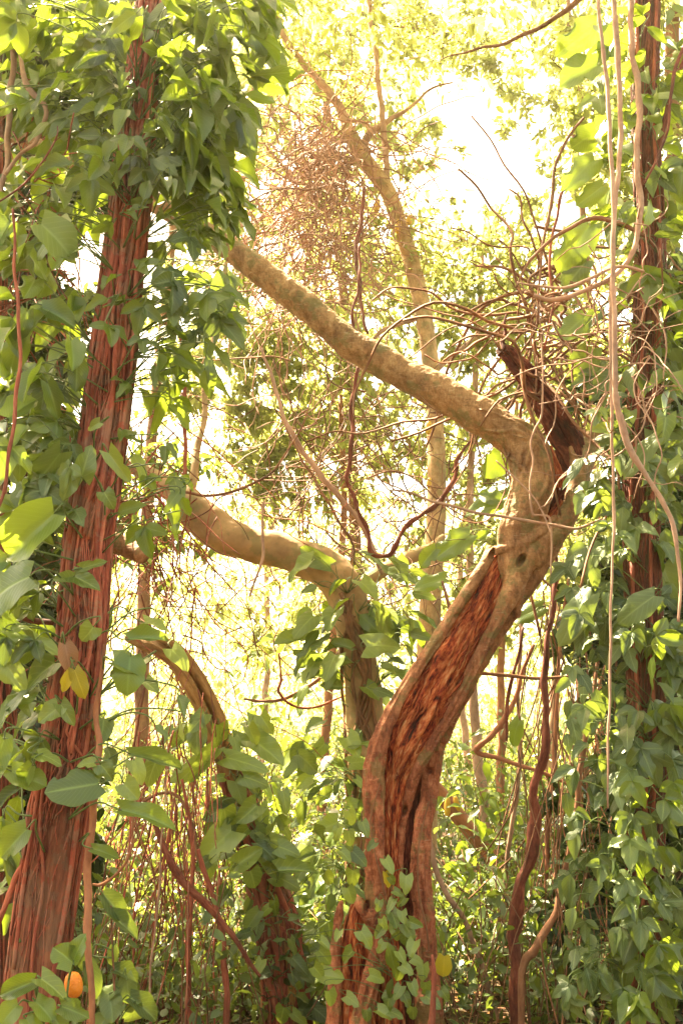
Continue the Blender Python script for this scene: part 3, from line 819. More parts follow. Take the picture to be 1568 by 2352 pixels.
part('climbing_roots', mb, M['root'], t5, stuff=True)
for s0, s1, a0, a1, rad in [(0.5, 0.98, 0.6, -0.2, 0.02), (0.55, 0.98, -0.6, -0.9, 0.018), (0.6, 0.99, 0.1, 0.9, 0.022), (0.45, 0.85, 1.0, 0.4, 0.014)]:
    mb = MB(); wrap(mb, pos5, r5, s0, s1, a0, a1, rad, 0.6, 0.2, 9, k=40); part('climbing_stem', mb, M['redliana'], t5)

# ---- right-hand dark trunk
D6 = 4.6
T6p = [(1492, -180, 52), (1484, 0, 56), (1480, 150, 58), (1482, 320, 58), (1490, 500, 62), (1492, 700, 68), (1482, 900, 72), (1472, 1100, 76), (1474, 1300, 78), (1480, 1500, 80), (1486, 1700, 80), (1486, 1850, 80), (1476, 2050, 78), (1470, 2250, 78), (1462, 2400, 82)]
pos6, r6 = wpath(T6p, D6, 8, ground=True)
t6 = thing('dark_straight_tree', 'straight dark red trunk at right, draped with leafy climbers', 'tree', pos6[-1])
mb = MB(); tube(mb, pos6, r6, 56, noise=0.12, lobes=[(5, 0.04, 2.0)], fine=0.3, grain=1.8); part('trunk', mb, M['darkbark'], t6)
mb = MB()
for _ in range(200):
    s0 = random.uniform(0.0, 0.8); th = random.uniform(-1.7, 1.7)
    wrap(mb, pos6, r6, s0, min(0.99, s0 + random.uniform(0.08, 0.35)), th, th + random.gauss(0, 0.35), random.uniform(0.002, 0.006), 0.8, 0.2, 5)
part('climbing_roots', mb, M['darkliana'], t6, stuff=True)
for s0, s1, a0, a1, rad in [(0.0, 0.4, -0.3, -0.8, 0.012), (0.05, 0.5, 0.8, 0.3, 0.012), (0.3, 0.9, -0.7, 0.4, 0.011), (0.5, 0.99, 0.6, 0.1, 0.012)]:
    mb = MB(); wrap(mb, pos6, r6, s0, s1, a0, a1, rad, 1.0, 0.25, 8, k=50); part('climbing_stem', mb, M['redliana'], t6)
mb = MB(); p_, r_ = wpath([(1478, -140, 30, 4.7), (1430, -70, 24, 4.9), (1335, -4, 15, 5.2), (1280, 40, 12, 5.3), (1225, 66, 10.5, 5.4), (1150, 102, 8, 5.5), (1060, 122, 5, 5.6), (1010, 134, 2.5, 5.7)], 5, 8, jitter=0.006)
tube(mb, p_, r_, 10, noise=0.08, nfreq=14); part('limb', mb, M['stem'], t6)
mb = MB(); p_, r_ = wpath([(1478, 560, 30, 4.6), (1455, 640, 16, 4.6), (1440, 690, 12, 4.62), (1400, 740, 8, 4.66)], 4.6, 7); tube(mb, p_, r_, 9); part('limb', mb, M['stem'], t6)
mb = MB(); p_, r_ = wpath([(1490, 380, 26, 4.6), (1520, 300, 14, 4.5), (1545, 200, 11, 4.45), (1590, 90, 9, 4.4)], 4.6, 7); tube(mb, p_, r_, 9); part('limb', mb, M['darkliana'], t6)

# ---- tall slim tree with yellow fruits
D4 = 8.6
pos4, r4 = wpath([(795, 290, 30), (815, 330, 34), (850, 385, 36), (890, 440, 36), (920, 525, 38), (945, 605, 38), (968, 700, 38), (984, 800, 38), (994, 900, 38), (1000, 1000, 40), (1002, 1100, 42), (1000, 1200, 44), (992, 1330, 48), (985, 1430, 52), (980, 1600, 56), (975, 1800, 60), (970, 2000, 66)], D4, 7, ground=True)
t4 = thing('fruiting_tree', 'tall slim pale tree crossing behind the arm, yellow oval fruits on its trunk', 'tree', pos4[-1])
mb = MB(); tube(mb, pos4, r4, 20, noise=0.06, nfreq=6); part('trunk', mb, M['palebark'], t4)
for pts in ([(890, 440, 22), (886, 380, 16), (882, 300, 15), (872, 220, 13), (862, 120, 12), (848, 20, 11), (840, -120, 10)],
            [(845, 372, 22), (838, 330, 20), (850, 302, 18), (882, 284, 14), (930, 256, 9), (980, 210, 6), (1040, 190, 4)],
            [(800, 300, 26), (770, 230, 20), (700, 150, 16), (640, 60, 13), (600, -80, 10)],
            [(975, 720, 18), (930, 740, 12), (880, 760, 11), (845, 780, 8), (800, 740, 5)],
            [(990, 860, 14), (1050, 810, 10), (1100, 760, 8), (1150, 730, 5)]):
    mb = MB(); p_, r_ = wpath(pts, D4, 6, jitter=0.008); tube(mb, p_, r_, 10, noise=0.06, nfreq=9); part('limb', mb, M['pink'], t4)
def fruit(root, x, y, w, h, d, key, tiltx=0.0, stem_to=None):
    mb = MB(); n, m = 12, 14
    c, a, b = P(x, y, d), PX(w, y, d) / 2, PX(h, y, d) / 2
    V, F = [], []
    for i in range(n + 1):
        ph = math.pi * i / n
        for j in range(m):
            t = 2 * math.pi * j / m
            rr = a * math.sin(ph) ** 0.75 * (1 + 0.05 * math.cos(3 * t + ph * 2))
            V.append((rr * math.cos(t) + tiltx * b * math.cos(ph), rr * math.sin(t), b * math.cos(ph)))
    for i in range(n):
        for j in range(m):
            F.append((i * m + j, (i + 1) * m + j, (i + 1) * m + (j + 1) % m, i * m + (j + 1) % m))
    mb.add(np.array(V) + c, F, None, None)
    o = part('fruit', mb, M[key], root)
    if stem_to is not None:
        s = MB(); top = c + np.array([tiltx * b, 0, b])
        q = spline([top - UP * 0.005, top + UP * b * 0.6, stem_to * 0.5 + top * 0.5 + UP * b * 0.5, stem_to], 4)
        tube(s, q, np.full(len(q), PX(3.5, y, d) / 2), 6)
        link('fruit_stalk', s.mesh('fruit_stalk', M['petiole']), o)
    return o
for x, y, w, h in [(866, 472, 15, 36), (914, 520, 15, 36), (940, 505, 15, 26), (984, 982, 14, 34), (1060, 1118, 12, 26)]:
    if x == 1060: x, y = 985, 1110
    fruit(t4, x, y, w, h, D4 - 0.16, 'jack', 0.08, P(x + 10, y - h * 0.9, D4 - 0.1))

# ---- leaning trunk with two fruits, right of the split trunk
posL, rL = wpath([(960, 1740, 26), (985, 1790, 30), (1012, 1825, 34), (1045, 1865, 36), (1085, 1915, 36), (1130, 1975, 38)], 8.2, 7, ground=True)
tl = thing('leaning_fruit_tree', 'leaning orange-barked trunk right of the split trunk with two yellow fruits', 'tree', posL[-1])
mb = MB(); tube(mb, posL, rL, 16, noise=0.08, nfreq=7); part('trunk', mb, M['smoothred'], tl)
fruit(tl, 1027, 1853, 15, 42, 8.0, 'jack', 0.04, P(1030, 1808, 8.1)); fruit(tl, 1049, 1846, 14, 34, 8.0, 'jack', -0.25, P(1038, 1806, 8.1))

# ================================================================== CANOPY AND FAR TREES
def small_leaf_template(lod):
    if lod == 0:
        V = np.array([(0, 0, 0), (-0.20, 0.3, 0.03), (0, 0.3, -0.02), (0.20, 0.3, 0.03), (-0.19, 0.65, 0.0), (0, 0.65, -0.05), (0.19, 0.65, 0.0), (0, 1, -0.14)])
        f4 = [(1, 2, 5, 4), (2, 3, 6, 5)]; f3 = [(0, 2, 1), (0, 3, 2), (4, 5, 7), (5, 6, 7)]
        uv = [(0.5, 0), (0, .3), (.5, .3), (1, .3), (0, .65), (.5, .65), (1, .65), (.5, 1)]
    else:
        V = np.array([(0, 0, 0), (-0.23, 0.45, 0.04), (0.23, 0.45, 0.04), (0, 1, -0.1)])
        f4 = []; f3 = [(0, 3, 1), (0, 2, 3)]
        uv = [(.5, 0), (0, .45), (1, .45), (.5, 1)]
    return V, np.array(f4, int).reshape(-1, 4), np.array(f3, int), np.array(uv)

def leaf_cloud(mb, base, axis, normal, size, lod=0, wide=1.0, mat=0):
    n = len(base)
    if n == 0: return
    V, f4, f3, uv = small_leaf_template(lod)
    a = axis / (np.linalg.norm(axis, axis=1)[:, None] + 1e-9)
    nn = normal - (normal * a).sum(1)[:, None] * a
    nn /= np.linalg.norm(nn, axis=1)[:, None] + 1e-9
    x = np.cross(a, nn)
    wv = np.asarray(wide) if not np.isscalar(wide) else np.full(n, wide)
    curl = rng.uniform(-0.5, 2.2, n)
    W = base[:, None, :] + size[:, None, None] * (V[None, :, 0, None] * wv[:, None, None] * x[:, None, :] + V[None, :, 1, None] * a[:, None, :] + V[None, :, 2, None] * curl[:, None, None] * nn[:, None, :])
    k = len(V)
    off = (np.arange(n) * k)[:, None, None]
    mb.add(W.reshape(-1, 3), (f4[None] + off).reshape(-1, 4) if len(f4) else None, (f3[None] + off).reshape(-1, 3), np.tile(uv, (n, 1)), np.repeat(rng.random(n), k), mat)

def sprigs(mb, centres, dirs, per, spread, size, lod=0, mat=0, droop=0.45, wide=(0.8, 1.25)):
    """leaves gathered along short shoots"""
    n = len(centres)
    c = np.repeat(centres, per, 0)
    dr = np.repeat(dirs, per, 0)
    t = np.tile(np.linspace(-1, 0.15, per), n)[:, None]
    b = c + dr * t * spread * 1.5 + rng.normal(0, spread * 0.33, c.shape)
    ax = dr * 0.7 + rng.normal(0, 0.75, c.shape); ax[:, 2] -= droop
    nr = rng.normal(0, 0.45, c.shape); nr[:, 2] += 1.0
    leaf_cloud(mb, b, ax, nr, size * rng.uniform(0.6, 1.25, len(b)), lod, rng.uniform(*wide, len(b)), mat)

def canopy_tree(name, label, cat, trunk_pts, d, crowns, leaf, leafmat, barkmat, per=12, spread=0.125, ground=True, lod=0, group=None, twig=0.011):
    p, r = wpath(trunk_pts, d, 6, ground=ground, jitter=0.01)
    root = thing(name, label, cat, [p[-1][0], p[-1][1], 0], group)
    mb = MB(); tube(mb, p, r, 14, noise=0.08, nfreq=4); part('trunk', mb, barkmat, root)
    nodes = [q for q in p[: int(len(p) * 0.7)]]
    cl = []
    for (x, y, dd, rx, rz, n) in crowns:
        c = P(x, y, dd)
        for _ in range(n):
            v = rng.normal(0, 1, 3); v = v / np.linalg.norm(v) * rng.uniform(0.12, 1) ** 0.5
            cl.append(c + v * np.array([rx, rx * 0.9, rz]))
    cl = np.array(cl)
    order = np.argsort(np.min(np.linalg.norm(cl[:, None] - np.array(nodes)[None, ::3], axis=2), axis=1))
    twigs, limbs = MB(), []
    C, Dv = [], []
    arr = np.array(nodes)
    for i in order:
        q = cl[i]
        dd = np.linalg.norm(arr - q, axis=1) + np.where(arr[:, 2] > q[2] + 0.3, 0.6, 0)
        j = int(np.argmin(dd)); a = arr[j]; L = np.linalg.norm(q - a)
        m = max(2, int(L / 0.3))
        mids = [a + (q - a) * t + rng.normal(0, 0.07 * L, 3) * math.sin(math.pi * t) + UP * 0.12 * L * math.sin(math.pi * t) for t in np.linspace(0, 1, m + 2)]
        s = spline(mids, 3)
        rad = min(0.045, twig * (0.35 + 0.9 * L))
        rr = np.linspace(rad, 0.004, len(s))
        if L > 1.6:
            lm = MB(); tube(lm, s, rr * 1.5, 8); part('limb', lm, barkmat, root)
        else:
            tube(twigs, s, rr, 5, rnd=random.random())
        arr = np.vstack([arr, s[3::3]])
        C.append(q); Dv.append(unit(q - mids[-2]))
        if len(mids) > 3: C.append(mids[-2]); Dv.append(unit(mids[-2] - mids[-3]))
    if twigs.n: part('twigs', twigs, M['twig'], root, stuff=True)
    mb = MB(); sprigs(mb, np.array(C), np.array(Dv), per, spread, leaf, lod)
    part('crown', mb, leafmat, root, stuff=True)
    return root

# crown of the fruit tree itself
def add_crown(root, attach, crowns, leaf, mat, per=9, spread=0.16, lod=0):
    tw, C, Dv = MB(), [], []
    arr = np.array(attach)
    for (x, y, dd, rx, rz, n) in crowns:
        c = P(x, y, dd)
        for _ in range(n):
            v = rng.normal(0, 1, 3); v = v / np.linalg.norm(v) * rng.uniform(0.1, 1) ** 0.5
            q = c + v * np.array([rx, rx, rz])
            j = int(np.argmin(np.linalg.norm(arr - q, axis=1))); a = arr[j]; L = np.linalg.norm(q - a)
            mids = [a, a * 0.6 + q * 0.4 + rng.normal(0, 0.08 * L, 3), a * 0.25 + q * 0.75 + rng.normal(0, 0.08 * L, 3), q]
            s = spline(mids, 4); tube(tw, s, np.linspace(min(0.02, 0.008 * (0.5 + L)), 0.003, len(s)), 5, rnd=random.random())
            arr = np.vstack([arr, s[4::3]]); C.append(q); Dv.append(unit(q - mids[2]))
    part('twigs', tw, M['twig'], root, stuff=True)
    mb = MB(); sprigs(mb, np.array(C), np.array(Dv), per, spread, leaf, lod)
    part('crown', mb, mat, root, stuff=True)
lim = np.vstack([wpath([(890, 440, 22), (886, 380, 16), (872, 220, 13), (848, 20, 11)], D4)[0], wpath([(845, 372, 22), (850, 302, 18), (930, 256, 9), (1040, 190, 4)], D4)[0], wpath([(800, 300, 26), (700, 150, 16), (600, -80, 10)], D4)[0], pos4[10:40]])
add_crown(t4, lim, [(840, 40, 8.7, 1.3, 0.9, 70), (960, 120, 8.9, 0.8, 0.5, 30), (680, 60, 8.6, 0.9, 0.8, 50), (980, 560, 8.8, 0.6, 0.8, 40), (800, 520, 8.6, 0.5, 0.8, 30)], 0.12, M['canopy'])

canopy_tree('canopy_tree', 'bright yellow-green tree filling the gap between left trunk and its arm', 'tree',
            [(420, 250, 14), (390, 600, 20), (350, 1000, 26), (330, 1400, 30), (325, 1750, 34)], 11.5,
            [(560, 250, 11.5, 1.7, 1.5, 90), (640, 560, 11.3, 1.3, 1.0, 70), (520, 860, 11.4, 1.1, 0.8, 80), (720, 830, 11.6, 1.2, 0.8, 90), (620, 720, 11.6, 1.1, 0.8, 70), (470, 420, 11.5, 0.9, 1.0, 50), (640, 980, 11.6, 0.9, 0.5, 55), (560, 1090, 11.8, 0.9, 0.5, 40), (700, 1120, 11.8, 0.8, 0.5, 40), (420, 700, 11.6, 0.7, 0.8, 35)], 0.13, M['canopy'], M['stem'])
canopy_tree('canopy_tree', 'tall sunlit tree whose crown fills the top centre of the picture', 'tree',
            [(700, -250, 12), (745, 200, 16), (790, 700, 20), (815, 1200, 26), (830, 1750, 30)], 14,
            [(730, 40, 14, 2.2, 1.6, 110), (900, 130, 14.5, 1.6, 1.2, 70), (760, 560, 14, 1.8, 1.4, 80), (880, 1000, 14, 1.6, 1.3, 110), (840, 720, 14, 1.8, 1.3, 100), (740, 960, 14, 1.3, 1.0, 80), (730, 330, 14, 2.0, 1.2, 80), (960, 330, 14.5, 1.0, 0.8, 40), (700, 1420, 14, 1.8, 1.2, 80)], 0.15, M['canopy'], M['stem'])
canopy_tree('canopy_tree', 'sunlit tree with crown below the bright sky gap right of centre', 'tree',
            [(1110, 520, 9), (1095, 800, 13), (1078, 1150, 16), (1082, 1500, 20), (1095, 1720, 24), (1110, 1850, 24)], 11,
            [(1100, 640, 11, 1.4, 0.9, 100), (1010, 690, 11, 1.0, 0.8, 50), (1150, 840, 11, 1.2, 0.8, 70), (1060, 1000, 11.2, 1.0, 0.9, 50), (1090, 1280, 11, 0.9, 0.9, 40)], 0.12, M['canopy'], M['pink'])
canopy_tree('canopy_tree', 'tall tree with feathery crown above the bright sky gap at top right', 'tree',
            [(1300, -250, 10), (1310, 200, 13), (1350, 700, 16), (1330, 1300, 20), (1340, 1750, 24)], 13,
            [(1180, 60, 13, 1.9, 1.1, 100), (1040, 40, 13, 1.3, 0.9, 60), (1290, 180, 13, 1.4, 1.6, 80), (1290, 520, 13, 1.2, 1.2, 70), (1240, 800, 13, 1.3, 1.2, 70), (1260, 1150, 13, 1.4, 1.4, 70)], 0.14, M['canopy'], M['stem'])
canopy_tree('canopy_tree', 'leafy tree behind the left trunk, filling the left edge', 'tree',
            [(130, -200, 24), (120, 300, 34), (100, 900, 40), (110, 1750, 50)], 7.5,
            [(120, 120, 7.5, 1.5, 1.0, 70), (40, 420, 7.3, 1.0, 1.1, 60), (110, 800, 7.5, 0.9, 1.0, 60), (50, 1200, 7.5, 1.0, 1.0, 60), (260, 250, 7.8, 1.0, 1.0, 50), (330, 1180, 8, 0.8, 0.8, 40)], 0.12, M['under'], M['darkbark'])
canopy_tree('canopy_tree', 'leafy tree behind the right trunk, filling the right edge', 'tree',
            [(1545, -200, 24), (1540, 300, 34), (1530, 900, 40), (1540, 1750, 50)], 8,
            [(1530, 120, 8, 1.3, 1.0, 60), (1420, 330, 8.2, 0.9, 1.2, 50), (1540, 520, 8, 0.9, 1.1, 60), (1500, 900, 8, 1.0, 1.0, 60), (1400, 880, 8.3, 0.9, 1.1, 50), (1530, 1300, 8, 1.0, 1.1, 60), (1400, 1350, 8.4, 0.8, 0.9, 40)], 0.12, M['canopy'], M['stem'])

canopy_tree('shade_backing_tree', 'added tree with shade-darkened leaves behind the left trunk and its climbers', 'tree',  # added backing, its dark leaves make the gaps between climbers read as shade
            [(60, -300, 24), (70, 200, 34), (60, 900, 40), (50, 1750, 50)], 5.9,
            [(60, 60, 5.9, 0.75, 0.7, 60), (200, 160, 6.0, 0.55, 0.6, 45), (40, 430, 5.9, 0.6, 0.6, 55), (170, 420, 6.0, 0.35, 0.5, 30), (60, 760, 5.9, 0.5, 0.6, 55), (60, 1080, 5.9, 0.5, 0.6, 50), (30, 1420, 5.9, 0.45, 0.6, 45), (30, 1750, 5.9, 0.5, 0.6, 45), (40, 2050, 5.8, 0.5, 0.5, 35)], 0.13, M['shadeleaf'], M['darkbark'], per=12, spread=0.14)
canopy_tree('shade_backing_tree', 'added tree with shade-darkened leaves behind the right trunk and its climbers', 'tree',
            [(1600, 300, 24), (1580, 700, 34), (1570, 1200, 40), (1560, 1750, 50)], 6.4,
            [(1560, 700, 6.4, 0.4, 0.5, 30), (1500, 950, 6.4, 0.5, 0.5, 45), (1400, 930, 6.5, 0.3, 0.4, 20), (1480, 1250, 6.4, 0.6, 0.6, 55), (1380, 1420, 6.4, 0.4, 0.5, 35), (1500, 1600, 6.3, 0.6, 0.6, 50), (1400, 1850, 6.2, 0.5, 0.6, 45), (1530, 1950, 6.2, 0.5, 0.5, 40), (1400, 2150, 6.0, 0.6, 0.4, 40)], 0.12, M['shadeleaf'], M['darkbark'], per=12, spread=0.14)

# slender far trunks, counted from the left
FAR = [(340, 14, 18), (600, 18, 16), (745, 12, 22), (1072, 17, 18), (1150, 13, 20), (1262, 18, 18), (1372, 16, 18), (1415, 12, 20)]
ORD = ['first', 'second', 'third', 'fourth', 'fifth', 'sixth', 'seventh', 'eighth', 'ninth', 'tenth', 'eleventh', 'twelfth', 'thirteenth']
for i, (x, d, w) in enumerate(FAR):
    l1, l2 = random.uniform(-60, 60), random.uniform(-40, 40)
    canopy_tree('slender_tree', ORD[i] + ' from the left of the slender far trunks in the thicket', 'tree',
                [(x + l1, 900, w * 0.5), (x + l1 * 0.6 + l2, 1200, w * 0.7), (x + l2 * 0.7, 1500, w * 0.85), (x, 1750, w), (x - 4, 1850, w * 1.1)], d,
                [(x + l1, 950, d, 1.5, 1.6, 40), (x + l1 * 0.5, 1350, d, 1.3, 1.3, 35)], 0.13, M['canopy'], M['pink'] if i % 2 else M['smoothred'], per=8, lod=0 if d < 15 else 1, group='slender far trunks')

# far wood: a mass beyond counting
mb = MB()
n = 7500
yy = rng.uniform(24, 48, n); xx = rng.uniform(-0.52, 0.52, n) * yy; zz = rng.uniform(0, 1, n) ** 1.9 * (0.34 * yy)
keep = np.array([mnoise.noise(Vector((x * 0.25, y * 0.25, z * 0.3))) > -0.3 for x, y, z in zip(xx, yy, zz)])
c = np.stack([xx, yy, zz], 1)[keep]
sprigs(mb, c, np.array([unit(rng.normal(0, 1, 3)) for _ in range(len(c))]), 10, 0.5, 0.30, 1)
single('far_wood', mb, M['canopy'], 'hazy sunlit mass of far leaves beyond the slender trunks', 'woods', kind='stuff')

# boughs overhead, with gaps that let the sun through in patches
mb = MB()
n = 4000
xx = rng.uniform(-9, 9, n); yy = rng.uniform(0.5, 9.5, n); zz = rng.uniform(9.2, 12.5, n) + 0.10 * np.maximum(yy - 6, 0)
c = np.stack([xx, yy, zz], 1)
c = c[np.array([mnoise.noise(Vector((x * 0.75, y * 0.75, 3.7))) + 0.5 * mnoise.noise(Vector((x * 1.9, y * 1.9, 8.1))) > -0.16 - 0.2 * min(1.5, abs(x - 0.2) / 2.5) for x, y, z in c.tolist()])]
def clear_of_gap(q, gx=1105, gy=385, rr=150):
    v = q - CAM
    dep = v[1] * math.cos(PITCH) + v[2] * math.sin(PITCH)
    if dep <= 0.1: return True
    px_, py_ = CX + F_PX * v[0] / dep, CY - F_PX * (-v[1] * math.sin(PITCH) + v[2] * math.cos(PITCH)) / dep
    return math.hypot(px_ - gx, py_ - gy) > rr * (0.8 + 0.4 * mnoise.noise(Vector(q)))
c = c[np.array([clear_of_gap(q) for q in c])]
sv = np.array(sdir)
for gx_, gy_, gd_, gr_ in ((1010, 885, 5.0, 0.5), (880, 820, 5.0, 0.3), (640, 1250, 6.6, 0.5), (600, 2080, 5.5, 0.4), (510, 1940, 5.3, 0.4), (930, 1660, 4.9, 0.35), (860, 2150, 4.7, 0.35)):
    w_ = c - P(gx_, gy_, gd_)                     # openings between the boughs where sun comes through
    c = c[np.linalg.norm(w_ - (w_ @ sv)[:, None] * sv, axis=1) > gr_]
sprigs(mb, c, np.array([unit(rng.normal(0, 1, 3)) for _ in range(len(c))]), 8, 0.22, 0.17, 0)
single('overhead_boughs', mb, M['canopy'], 'sunlit leaves of the boughs overhead along the top edge', 'foliage', kind='stuff')

# the same wood going on beside and behind the viewer
mb = MB()
n = 4200
az = rng.uniform(math.radians(34), math.radians(326), n); rad = rng.uniform(7, 19, n); zz = rng.uniform(0, 1, n) ** 0.9 * (1.6 + 0.28 * rad)
c = np.stack([np.sin(az) * rad, np.cos(az) * rad, zz], 1)
c = c[np.array([mnoise.noise(Vector(q) * 0.35) > -0.25 for q in c.tolist()])]
sprigs(mb, c, np.array([unit(rng.normal(0, 1, 3)) for _ in range(len(c))]), 9, 0.4, 0.26, 1)
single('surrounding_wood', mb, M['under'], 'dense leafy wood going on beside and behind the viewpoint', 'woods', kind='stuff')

# ------------------------------------------------------------------ undergrowth
def undergrowth(mbl, mbt, n, y0, y1, h, leaf, per, shoots, lod):
    yy = y0 + (y1 - y0) * rng.random(n) ** 0.8
    xx = rng.uniform(-0.50, 0.50, n) * (yy + 1.2)
    C, Dv, S = [], [], []
    for x, y in zip(xx, yy):
        z = ground_z(x, y); H = rng.uniform(*h)
        for k in range(shoots):
            a = rng.uniform(0, 2 * math.pi); lean = rng.uniform(0.1, 0.6) * H
            top = np.array([x + math.cos(a) * lean, y + math.sin(a) * lean, z + H * rng.uniform(0.55, 1.0)])
            bot = np.array([x, y, z - 0.03])
            mid = bot * 0.5 + top * 0.5 + UP * 0.1 * H + rng.normal(0, 0.04, 3)
            s = spline([bot, mid, top], 3)
            tube(mbt, s, np.linspace(0.005, 0.0025, len(s)) * (1 if lod == 0 else 1.6), 4, rnd=random.random())
            for t in ((1.0, 0.72, 0.42) if H > 0.5 else (1.0, 0.6)):
                q = s[int(t * (len(s) - 1))]
                C.append(q); Dv.append(unit(top - bot))
    sprigs(mbl, np.array(C), np.array(Dv), per, 0.11 if lod == 0 else 0.2, leaf, lod, droop=0.25)
lf, tw = MB(), MB()
undergrowth(lf, tw, 330, 4.9, 10, (0.35, 1.25), 0.085, 6, 4, 0)
undergrowth(lf, tw, 420, 5.6, 9.5, (0.15, 0.6), 0.075, 6, 4, 0)
undergrowth(lf, tw, 520, 9, 18, (0.6, 2.4), 0.12, 6, 4, 0)
undergrowth(lf, tw, 420, 17, 34, (0.8, 3.2), 0.19, 6, 4, 1)
lit = MB()
n = 9000
ly = 4.5 + 14 * rng.random(n) ** 1.5; lx = rng.uniform(-0.5, 0.5, n) * (ly + 1)
lz = np.array([ground_z(a_, b_) for a_, b_ in zip(lx, ly)]) + 0.012
la = rng.uniform(0, 2 * math.pi, n)
leaf_cloud(lit, np.stack([lx, ly, lz], 1), np.stack([np.cos(la), np.sin(la), rng.normal(0.1, 0.15, n)], 1), np.stack([rng.normal(0, .25, n), rng.normal(0, .25, n), np.ones(n)], 1), rng.uniform(0.05, 0.12, n), 1)
single('leaf_litter', lit, M['deadleaf'], 'brown fallen leaves lying on the forest floor', 'leaf litter', kind='stuff')
o = single('undergrowth', lf, M['under'], 'dense low leafy undergrowth covering the forest floor', 'undergrowth', kind='stuff')
o = single('undergrowth_stems', tw, M['twig'], 'thin woody stems of the undergrowth on the forest floor', 'stems', kind='stuff')

# ================================================================== CLIMBERS WITH COUNTABLE LEAVES
att1 = surf(pos1, r1 * 1.05, 2)
att0 = surf(pos0, r0 * 1.1, 2)
side = lambda cx, r=-55, l=-125: (lambda x, y: r if x > cx(y) else l)
c1 = lambda y: float(np.interp(y, [p[1] for p in T1p], [p[0] for p in T1p]))

pa = Plant('three_leaved_climber', 'three-leaved climber hanging in a fan right of the left trunk', 'climbing plant', pos1[len(pos1) // 2], att1, 0.0026)
pa.region(['tri', 'tri', 'lance'], 395, -30, 610, 330, 95, (80, 140), (3.2, 4.0), -58, 18, slope=-0.12, front=0.35)
pa.region(['tri', 'tri', 'lance'], 400, 300, 540, 470, 38, (85, 140), (3.3, 4.0), -60, 18, slope=-0.1, front=0.35)
pa.region(['tri', 'ovate'], 240, 0, 420, 420, 62, (50, 95), (3.15, 3.5), side(c1), 28, front=0.8)
pa.region(['tri', 'tri_blue'], 370, 470, 540, 760, 42, (55, 95), (3.3, 3.9), -60, 25, front=0.5)
pa.region(['ovate', 'tri'], 250, 420, 350, 800, 14, (50, 75), (3.25, 3.45), -60, 60, front=0.8)
pa.region(['tri', 'lance'], 330, 760, 520, 900, 12, (70, 105), (3.4, 3.8), -65, 20, front=0.3)
pa.region(['tri', 'ovate'], 260, 850, 420, 1240, 20, (45, 80), (3.3, 3.8), -45, 35, front=0.6)
for bx, by, tx, ty, w in [(372, 905, 332, 950, 34), (385, 930, 448, 990, 36), (395, 915, 450, 945, 30), (430, 830, 545, 900, 34), (470, 850, 480, 915, 34), (385, 870, 350, 1010, 34), (415, 1140, 440, 1190, 26), (420, 1120, 375, 1170, 28), (400, 1150, 412, 1222, 22)]:
    pa.px('ovate', bx, by, tx, ty, w, 3.5, tilt=random.uniform(-0.05, 0.1))
mb = MB(); wrap(mb, pos1, r1, 0.0, 0.55, 0.5, 0.9, 0.012, 1.6, 0.2, 8, k=60); part('stem', mb, M['root'], pa.root)
pa.done()

pb = Plant('leafy_climber', 'crowded climber left of the left trunk, up to the top left corner', 'climbing plant', pos0[len(pos0) // 2], np.vstack([att1, att0]), 0.0026)
pb.region(['tri', 'ovate', 'tri'], 15, -30, 300, 260, 95, (55, 100), (3.3, 4.1), side(c1), 28, front=0.6)
pb.region(['tri', 'ovate'], 0, 240, 250, 520, 60, (60, 105), (3.3, 4.1), -120, 30, front=0.6)
pb.region(['tri', 'ovate', 'broad'], -10, 500, 200, 900, 55, (60, 110), (3.3, 4.0), -115, 30, front=0.6)
pb.region(['tri', 'ovate', 'tri_blue'], -10, 880, 170, 1200, 40, (60, 105), (3.3, 3.9), -120, 30, front=0.7)
pb.region(['ovate', 'tri'], -10, 1350, 110, 1700, 20, (60, 100), (3.3, 3.8), -115, 30, front=0.7)
mb = MB(); wrap(mb, pos1, r1, 0.05, 0.65, -0.8, -0.4, 0.011, 1.6, 0.2, 8, k=60); part('stem', mb, M['root'], pb.root)
pb.done()

